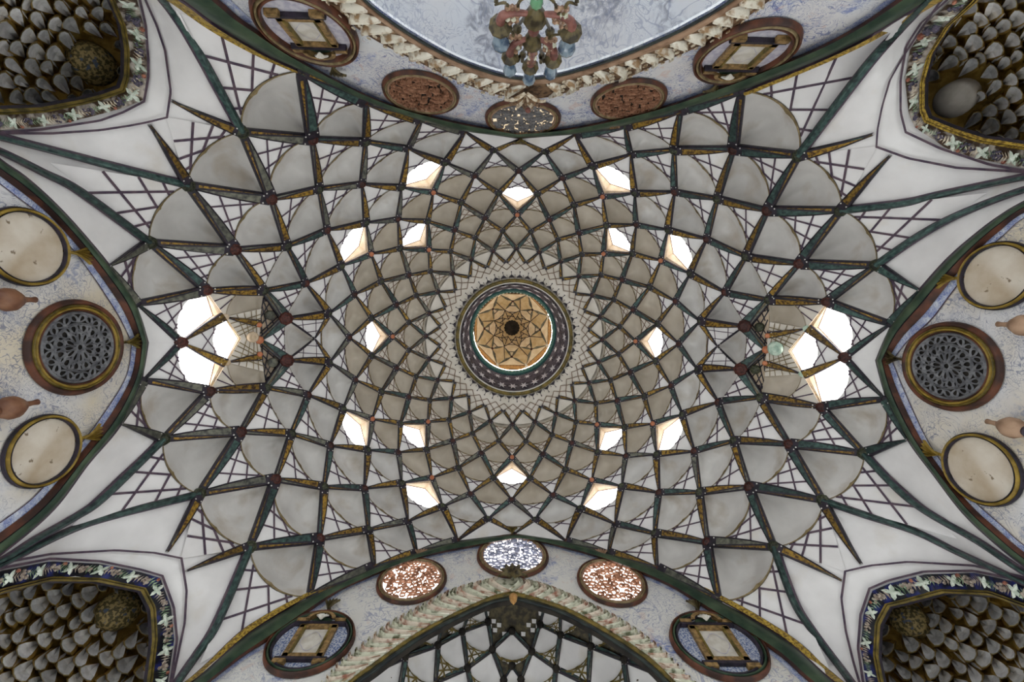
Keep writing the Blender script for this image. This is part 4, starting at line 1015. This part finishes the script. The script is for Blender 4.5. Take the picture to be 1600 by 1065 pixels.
for w, bb, lab in (('L', (-38,322,105,448), 'plain oval medallion in gold ring, upper left, near the blue painted edge'), ('L', (0,646,123,764), 'plain oval medallion in gold ring, lower left wall'),
                   ('R', (1500,376,1628,485), 'plain oval medallion in gold ring, upper part of the right wall'), ('R', (1475,675,1602,792), 'plain oval medallion in gold ring, lower right wall')):
    fr = fit_ell(w, bb); T = empty('medallion', fr[0], lab, 'medallion', 'plain medallions of the side walls'); rings(fr, BLB, T); disc(fr, .86, .012, BLANK, T, 'blank_face')
    up = U(fr[2]*1.0 + fr[1]*(.1 if bb[1] < 532 else -.1)); finial(fr[0] + fr[2]*fr[5]*1.04 + fr[3]*.02, up, fr[1], fr[3], .25, RGOLD, T)
TGB = [(1.0,.93,.0,.03,MRED),(.93,.87,.03,.03,RIM),(.87,.80,.02,-.01,MSAL)]
for w, bb, lab, gm, bm in (('T', (596,109,718,175.5), 'oval pierced terracotta window at the left under the upper leaf border', TERRA, DEEP), ('T', (757.5,154,877,211), 'oval pierced window at the upper arch peak behind the acanthus cluster', GRILL, GOLDP), ('T', (922,122,1043.5,184.5), 'oval pierced terracotta window right of the upper arch peak', TERRA, DEEP),
                   ('B', (587,874,698.6,945), 'oval pierced window full of daylight left of the lower arch peak', TERRA, SKYP2), ('B', (744.7,837,857.7,904), 'bluish pierced oval window at the lower arch peak above the dark finial', GBLU, SKYP2), ('B', (901,874,1013,949), 'oval pierced window with pinkish daylight right of the lower arch peak', TERRA, SKYP2)):
    fr = fit_ell(w, bb); T = empty('oval_window', fr[0], lab, 'window'); rings(fr, TGB, T, h=.05); disc(fr, .82, .004, bm, T, 'daylight' if w == 'B' else 'grille_backing')  # flat backing: daylight below, near-black above, faint gold glow at the upper peak
    cell_grille((fr[0] + fr[3]*.04,) + fr[1:], .82, gm, T, int(bb[0]), 10, .74 if bm is DEEP else (.66 if w == 'T' else .80))
    finial(fr[0] + fr[2]*fr[5]*1.0 + fr[3]*.02, fr[2], fr[1], fr[3], .26, MSAL if abs(bb[0]-750) > 30 else FGOLD, T)
    if False:
        for k in range(14):
            rn = random.Random(k + int(bb[0])); t_, r_ = rn.uniform(0, 6.28), rn.uniform(0, .7); g = G(); p = fr[0] + fr[1]*fr[4]*r_*math.cos(t_) + fr[2]*fr[5]*(r_*math.sin(t_)) + fr[3]*.012; e = .02
            g.quad(p - fr[1]*e - fr[2]*e, p + fr[1]*e - fr[2]*e, p + fr[1]*e + fr[2]*e, p - fr[1]*e + fr[2]*e); g.out('light_hole', [SKYP2], T)
for w, bb, lab, gm, bm in (('T', (388,-24,562,97), 'oval roundel upper left holding a gilt frame on lilac ground', CARTG, CARTL), ('T', (1082,27,1256,125), 'oval roundel upper right holding a gilt frame on blue and lilac ground', CARTG, CARTL),
                   ('B', (410,958,556,1060), 'oval roundel lower left with gilt picture frame on speckled blue ground', CARTG, CARTB), ('B', (1045,959,1205,1068), 'oval roundel lower right with gilt picture frame on bright speckled blue ground', CARTG, CARTB)):
    fr = fit_ell(w, bb); T = empty('framed_roundel', fr[0], lab, 'roundel')
    rings(fr, [(1.0,.93,.0,.04,MRED),(.93,.87,.04,.03,MGRN if w == 'B' else RIM),(.87,.80,.03,-.02,MRED if w == 'T' else DARK)], T, h=.08); disc(fr, .83, .004, bm, T, 'ground')
    cartouche((fr[0], fr[1], fr[2], fr[3], fr[4]*1.0, fr[5]*1.0), T, w == 'T', gm, PICW)
    finial(fr[0] + fr[2]*fr[5]*1.0 + fr[3]*.02, fr[2], fr[1], fr[3], .26, OLIVE, T)

# ------------------------------------------------------------------ clay gourds on the side walls
for w, px, s, lab in (('L', (16,468), .17, 'brown clay gourd on the left wall between upper medallion and tracery window'), ('L', (20,636), .17, 'brown clay gourd on the left wall above the lower medallion'),
                      ('R', (1596,508), .16, 'pale brown clay gourd on the right wall above the tracery window'), ('R', (1578,667), .16, 'pale brown clay gourd with banded neck on the right wall above the lower medallion')):
    p = onwall(w, *px, .15); T = empty('clay_gourd', p, lab, 'ornament'); m = CLAY if w == 'L' else MSAL
    g = G(); g.lathe(p, (0,0,1), [(1e-4,-s),(s*.45,-s*.85),(s*.72,-s*.3),(s*.7,s*.1),(s*.42,s*.55),(s*.2,s*.8)], 0, 16); g.out('body', [m], T, smooth=True)
    g = G(); g.lathe(p, (0,0,1), [(s*.2,s*.78),(s*.15,s*1.2),(s*.2,s*1.5),(s*.12,s*1.55),(1e-4,s*1.5)], 0, 12); g.out('neck', [m], T, smooth=True)
    g = G(); g.lathe(p, (0,0,1), [(s*.3,-s*1.25),(s*.42,-s*1.1),(s*.3,-s*.85)], 0, 14); g.out('foot', [DARK if w == 'R' else m], T)

# ------------------------------------------------------------------ muqarnas niches
NL = ('muqarnas niche at the upper left corner with scaly white cells and patterned brown disc', 'muqarnas niche at the upper right corner with plain pale peeling disc', 'muqarnas niche at the lower right corner with scrolled brown disc and blue border', 'muqarnas niche at the lower left corner with patterned brown disc and dark flowered border')
VP = np.array(proj(CAM + np.array([0, 0, 1.0])) )
VP = np.array([800 + F*(RM[0][2]/RM[2][2]), 532.5 + F*(RM[1][2]/RM[2][2])])
def inpoly(poly, x, y):
    c = False; n = len(poly); j = n-1
    for i in range(n):
        if ((poly[i][1] > y) != (poly[j][1] > y)) and x < (poly[j][0]-poly[i][0])*(y-poly[i][1])/(poly[j][1]-poly[i][1])+poly[i][0]: c = not c
        j = i
    return c
CORN = ((-90,-70), (1690,-60), (1690,1130), (-90,1130))
for q in range(4):
    nc = NICHE[q]; fr = nc['frame']; T = empty('muqarnas_niche', V(*fr[len(fr)//2]), NL[q], 'niche')
    rev = q in (2,)
    S = {k: resamp(nc[k], 70) for k in ('frame', 'stuc', 'inner', 'outer')}
    # corner-true resampling: split every line at its sharp corner
    def rs(k):
        pts = nc[k]; cx = NODE[(8,10)][q]; ci = min(range(len(pts)), key=lambda i: (pts[i][0]-cx[0])**2+(pts[i][1]-cx[1])**2)
        return np.vstack([resamp(pts[:ci+1], 36), resamp(pts[ci:], 36)[1:]])
    Fm, St, In, Ou = (rs(k) for k in ('frame', 'stuc', 'inner', 'outer'))
    inwd = np.array(CORN[q]) ; ctr = (Fm.mean(0)*.4 + inwd*.6)
    def shrink(P, d): 
        return np.array([p + (ctr-p)/np.linalg.norm(ctr-p)*d for p in P])
    FB = 1.13
    g = G(); rows = [VL(shrink(Fm, -1), 1, .01), VL(shrink(Fm, 1.5), 1, .07), VL(shrink(Fm, 4), 1, .05), VL(shrink(Fm, 6), 1, .07), VL(shrink(Fm, 8.5), 1, .03), VL(shrink(Fm, 9), 1, -.05), VL(shrink(Fm, 2), FB, 0)]
    nn = len(Fm) - 1; g.grid(rows, [m for m in (1, 0, 1, 0, 1, 1) for _ in range(nn)]); g.out('gilt_frame', [FGOLD if q != 1 else MGOLD, DARK], T)
    g = G(); g.strip(VL(Fm, 1, .02), VL(St, 1, .02)); g.out('border_ground', [BLUEDK if q >= 2 else BORDW], T)
    for P, nm in ((In, 'painted_line'), (Ou, 'painted_line')):
        w_ = 2.1; A_ = shrink(P, w_); B_ = shrink(P, -w_); g = G(); g.strip(VL(A_, 1, .03), VL(B_, 1, .03)); g.out(nm, [LINE], T)
    # border reliefs
    fs, ss_ = resamp(nc['frame'], 60), resamp(nc['stuc'], 60); L0 = np.linalg.norm(np.diff(fs, axis=0), axis=1).sum(); n = int(L0/12); fs, ss_ = resamp(nc['frame'], n+1), resamp(nc['stuc'], n+1); rn = random.Random(q)
    for i in range(1, n):
        c2 = fs[i]*.5 + ss_[i]*.5 + (0, 0); P = V(*c2, 1, .055); o = outn(P); x = U(V(*(c2+(fs[min(i+1, n)]-fs[i-1])*.2), 1, .055) - P); y = U(V(*(c2*.6+ss_[i]*.4), 1, .055) - V(*(c2*.6+fs[i]*.4), 1, .055)); o2 = U(np.cross(x, y)); o = o2 if o2 @ o > 0 else -o2; sc = np.linalg.norm(V(*ss_[i]) - V(*fs[i])) * .62
        kd = i % 4; g = G(); 
        if kd == 0:
            a0 = rn.uniform(0, 1); pts = []
            for k in range(16):
                t_ = a0 + 2*math.pi*k/16; r_ = sc*(.85 if k % 4 in (0,) else (.55 if k % 2 else .28)); pts.append(P + x*r_*math.cos(t_) + y*r_*math.sin(t_) - o*.02)
            g.add(pts + [P - o*.05], [(k, (k+1) % 16, 16) for k in range(16)]); g.out('white_flower', [FLW], T)
        elif kd == 2:
            for k in range(12):
                a_, r_ = rn.uniform(0, 6.28), sc*.5*math.sqrt(rn.random()); g.ball(P + x*r_*1.3*math.cos(a_) + y*r_*.9*math.sin(a_) - o*.02, sc*.17, 0, 5)
            g.out('grape_bunch', [GRP if q < 2 else GRPL], T)
        else:
            for k in range(5):
                for sd in (-1, 1):
                    a = P + x*sc*(k-2)*.33 - o*.02; b = a + (x*.25 + y*sd*.6*(1-k*.12))*sc; c_ = a + x*sc*.22; g.tri(a, b - o*.02, c_)
            g.out('fern_leaf', [FLG if (i//2) % 2 else (STUC if q < 2 else GRPL)], T)
            if i % 3 == 0:
                g = G(); g.ball(P + y*sc*.5 - o*.02, sc*.2, 0, 6); g.out('berry', [FLR], T)
    # recessed back and its cells
    poly = [tuple(p) for p in nc['frame']] + ([CORN[q]] if True else [])
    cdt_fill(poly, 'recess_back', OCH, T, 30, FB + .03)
    dc = nc['disc']; rows_ = 0
    rr = 0
    R0 = min(np.linalg.norm(np.array(p) - VP) for p in nc['frame']); R = R0 - 10; rown = 0
    while R < R0 + 560:
        pitch = 24 + (R-R0)*.02; dth = (23 + (R-R0)*.02) / R; k0 = 0
        for k in range(int(2*math.pi/dth)):
            th = (k + .5*(rown % 2)) * dth + rown*.013; wob = 5*math.sin(k*2.1+rown*1.3)
            cx, cy = VP[0] + math.cos(th)*(R+wob), VP[1] + math.sin(th)*(R+wob)
            if not (-40 < cx < 1640 and -40 < cy < 1105): continue
            if not inpoly(poly, cx, cy): continue
            if ((cx-dc[0])/dc[2])**2 + ((cy-dc[1])/dc[3])**2 < 1.05: continue
            e_r = np.array([math.cos(th), math.sin(th)]) ; tw = (.25, -.18, .12, -.12)[q] + .22*math.sin(k*3.7+rown*2.3)
            e_r = np.array([e_r[0]*math.cos(tw) - e_r[1]*math.sin(tw), e_r[0]*math.sin(tw) + e_r[1]*math.cos(tw)]); e_t = np.array([-e_r[1], e_r[0]])
            c0 = np.array([cx, cy]); Lp = pitch*(1.30 + .28*math.sin(k*1.7+rown*.9)); Wp = dth*R*.37*(.8+.5*((k*7+rown*3) % 5)/4.)
            def Q(a, b, f): p = c0 + e_r*a*Lp + e_t*b*Wp; return V(p[0], p[1], f)
            ft, fb = FB + .012, FB - .035
            tip = Q(-.5, 0, ft); prof = [(-.18,-.48),(.10,-.88),(.32,-1.0),(.46,-.6),(.52,0),(.46,.6),(.32,1.0),(.10,.88),(-.18,.48)]
            top = [Q(a, b, ft + (fb-ft)*min(1, (a+.5)/.85) - (.006 if abs(b) < .6 else 0)) for a, b in prof]
            low = [Q(a*1.15, b*1.6, ft + .004) for a, b in prof]; edg = [Q(a*1.07, b*1.08, ft + (fb-ft)*min(1, (a+.5)/.85) + .002) for a, b in prof]
            g = G(); mid = Q(.1, 0, ft + (fb-ft)*.55 + .012); npf = len(prof)
            g.add([tip] + top + [mid], [(0, 1, npf+1), (0, npf, npf+1)] + [(i, i+1, npf+1) for i in range(1, npf)], 0)
            g.strip(top[2:7], edg[2:7], 2)
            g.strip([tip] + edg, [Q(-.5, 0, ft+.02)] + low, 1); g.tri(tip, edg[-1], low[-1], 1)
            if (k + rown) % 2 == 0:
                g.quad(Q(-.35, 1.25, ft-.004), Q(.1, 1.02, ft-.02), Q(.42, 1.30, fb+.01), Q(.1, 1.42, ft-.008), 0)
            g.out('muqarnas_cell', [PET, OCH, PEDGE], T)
        R += pitch; rown += 1
    P = V(dc[0], dc[1], FB - .03); o = outn(P); rx = np.linalg.norm(V(dc[0]+dc[2], dc[1], FB-.03) - V(dc[0]-dc[2], dc[1], FB-.03))/2*.93
    g = G(); g.lathe(P + o*.1, -o, [(rx*.96, -.12), (rx, .06), (rx*.93, .10), (rx*.55, .17), (1e-4, .20)], 0, 22); g.out('painted_disc' if q != 1 else 'plaster_disc', [DISC if q != 1 else DISCW], T, smooth=True)

# ------------------------------------------------------------------ chandelier in the back recess
YS = -3.75
def cp(u, v, Y=YS):
    d = ray(u, v); return CAM + d * ((Y - CAM[1]) / d[1])
base = cp(836, 27); CH = empty('chandelier', base, 'brown and green branched lamp with blue glass tulip shades before the painted vault', 'chandelier')
zz = np.array([0, 0, 1.])
SX = base[0]; 
def onstem(v):
    P = cp(836 - (v-27)*.09, v); return np.array([SX, YS, P[2]])
k_ = base[2] / F
b1, b2, b3 = onstem(24), onstem(62), onstem(98)
g = G(); g.tube([onstem(-60), onstem(12), onstem(110)], [.035, .035, .02], 0, 8); g.out('stem', [OLIVE], CH)
for c_, r_, nm in ((b1, 17, 'lower_bowl'), (b2, 15, 'upper_bowl')):
    R_ = r_*k_; g = G(); g.lathe(c_, zz, [(R_*.25, -.12), (R_*.8, -.04), (R_*1.05, .06), (R_*.9, .08), (R_*.5, .14), (R_*.32, .24)], 0, 20, scal=.03, ns=10); g.out(nm, [OLIVE], CH, smooth=True)
for v_, m_, r_, nm in ((4, GLGRN, 8.5, 'green_glass_ball'), (48, BROWNB, 8, 'ribbed_collar'), (84, OLIVE, 7, 'collar')):
    c_ = onstem(v_); R_ = r_*k_; g = G(); g.lathe(c_, zz, [(1e-4, -R_*2.0), (R_*.9, -R_*1.2), (R_*1.1, 0), (R_*.7, R_*1.0), (R_*.4, R_*1.3)], 0, 18, scal=.06, ns=9); g.out(nm, [m_], CH, smooth=True)
def lamp(u, v, r, Y, src, glass=GLASS):
    c_ = cp(u, v, Y); R_ = r*k_
    mid = (src + c_)/2 + zz*-.12*0 + np.array([0, 0, -.0]); out_ = U((c_ - src)*np.array([1, 1, 0]))
    P0, P1, P2, P3 = src, src + out_*.12 + zz*-.06, c_ + zz*-.22 + out_*.02, c_
    S = [P0*(1-t)**3 + 3*P1*t*(1-t)**2 + 3*P2*t*t*(1-t) + P3*t**3 for t in np.linspace(0, 1, 12)]
    g = G(); g.tube(S, [.022 + .030*(t/11.) for t in range(12)], 0, 8); g.out('arm', [BROWNB], CH, smooth=True)
    g = G(); g.lathe(c_, zz, [(.02, -.02), (R_*.55, -.01), (R_*1.2, .05), (R_*1.22, .07), (R_*.5, .06)], 0, 27, scal=.04, ns=9); g.out('drip_pan', [OLIVE], CH)
    g = G(); g.lathe(c_ + zz*.06, zz, [(R_*.62, 0), (R_*.50, .07), (R_*.52, .13), (R_*.85, .24), (R_*1.0, .32), (R_*.9, .36), (R_*.6, .33)], 0, 27, scal=.04, ns=9); g.out('tulip_shade', [glass], CH, smooth=True)
    for i in (5, 6, 7):
        g = G(); 
        for w_ in (-1, 1): g.ball(S[i] + zz*(.05*(i-4)) + np.array([w_*.03, 0, 0]), .03, 0, 6)
        g.out('bead_cluster', [GLBR if i % 2 else STUG], CH)
for u, v, r, Y, s in ((782, 35, 14.5, YS+.03, b1), (893, 44, 14.5, YS+.0, b1), (797, 84, 12, YS+.03, b2), (865, 89, 12.5, YS, b2), (829, 100, 12, YS+.02, b2), (808, 42, 8.5, YS-.35, b1), (860, 47, 8.5, YS-.35, b1), (817, 83, 6.5, YS-.3, b2), (847, 85, 6.5, YS-.3, b2)):
    if r > 10: lamp(u, v, r, Y, s)
    else:
        c_ = cp(u, v, Y); R_ = r*k_; g = G(); g.lathe(c_, zz, [(.02, -.03), (R_*.8, .0), (R_, .05), (R_*.6, .08), (R_*.5, .2)], 0, 14, scal=.05, ns=7); g.tube([s, (s+c_)/2 - zz*.1, c_], .02, 0, 6); g.out('rear_cup', [OLIVE], CH)
for (a, b, c_) in (((797,20),(790,5),(773,8)), ((806,20),(812,2),(822,-4)), ((873,22),(866,4),(856,-3)), ((880,22),(888,4),(902,8)), ((803,60),(800,50),(794,49)), ((857,62),(864,55),(875,54)), ((812,88),(810,95),(808,97)), ((845,90),(849,96),(850,98))):
    g = G(); P = smoothp([cp(*a), cp(*b), cp(*c_)], 10); g.tube(P, [.022 - .0012*i for i in range(len(P))], 0, 5); g.ball(P[-2] - zz*.05, .025, 0, 6); g.out('curled_wire', [OLIVE], CH)
for (u, v) in ((800, 22), (876, 24), (805, 66), (859, 70)):
    p = cp(u, v); 
    for i in range(3):
        g = G()
        for w_ in (-1, 0, 1): g.ball(p + np.array([w_*.045, 0, .10*i - .1]), .036, 0, 6)
        g.out('bead_cluster', [STUG if i % 2 else GLBR], CH)

# ------------------------------------------------------------------ floor of the hall (below the camera, outside the view)
g = G(); g.quad((-30,-30,-EYE), (30,-30,-EYE), (30,30,-EYE), (-30,30,-EYE)); g.out('floor', [FLOORM], None, kind='structure')
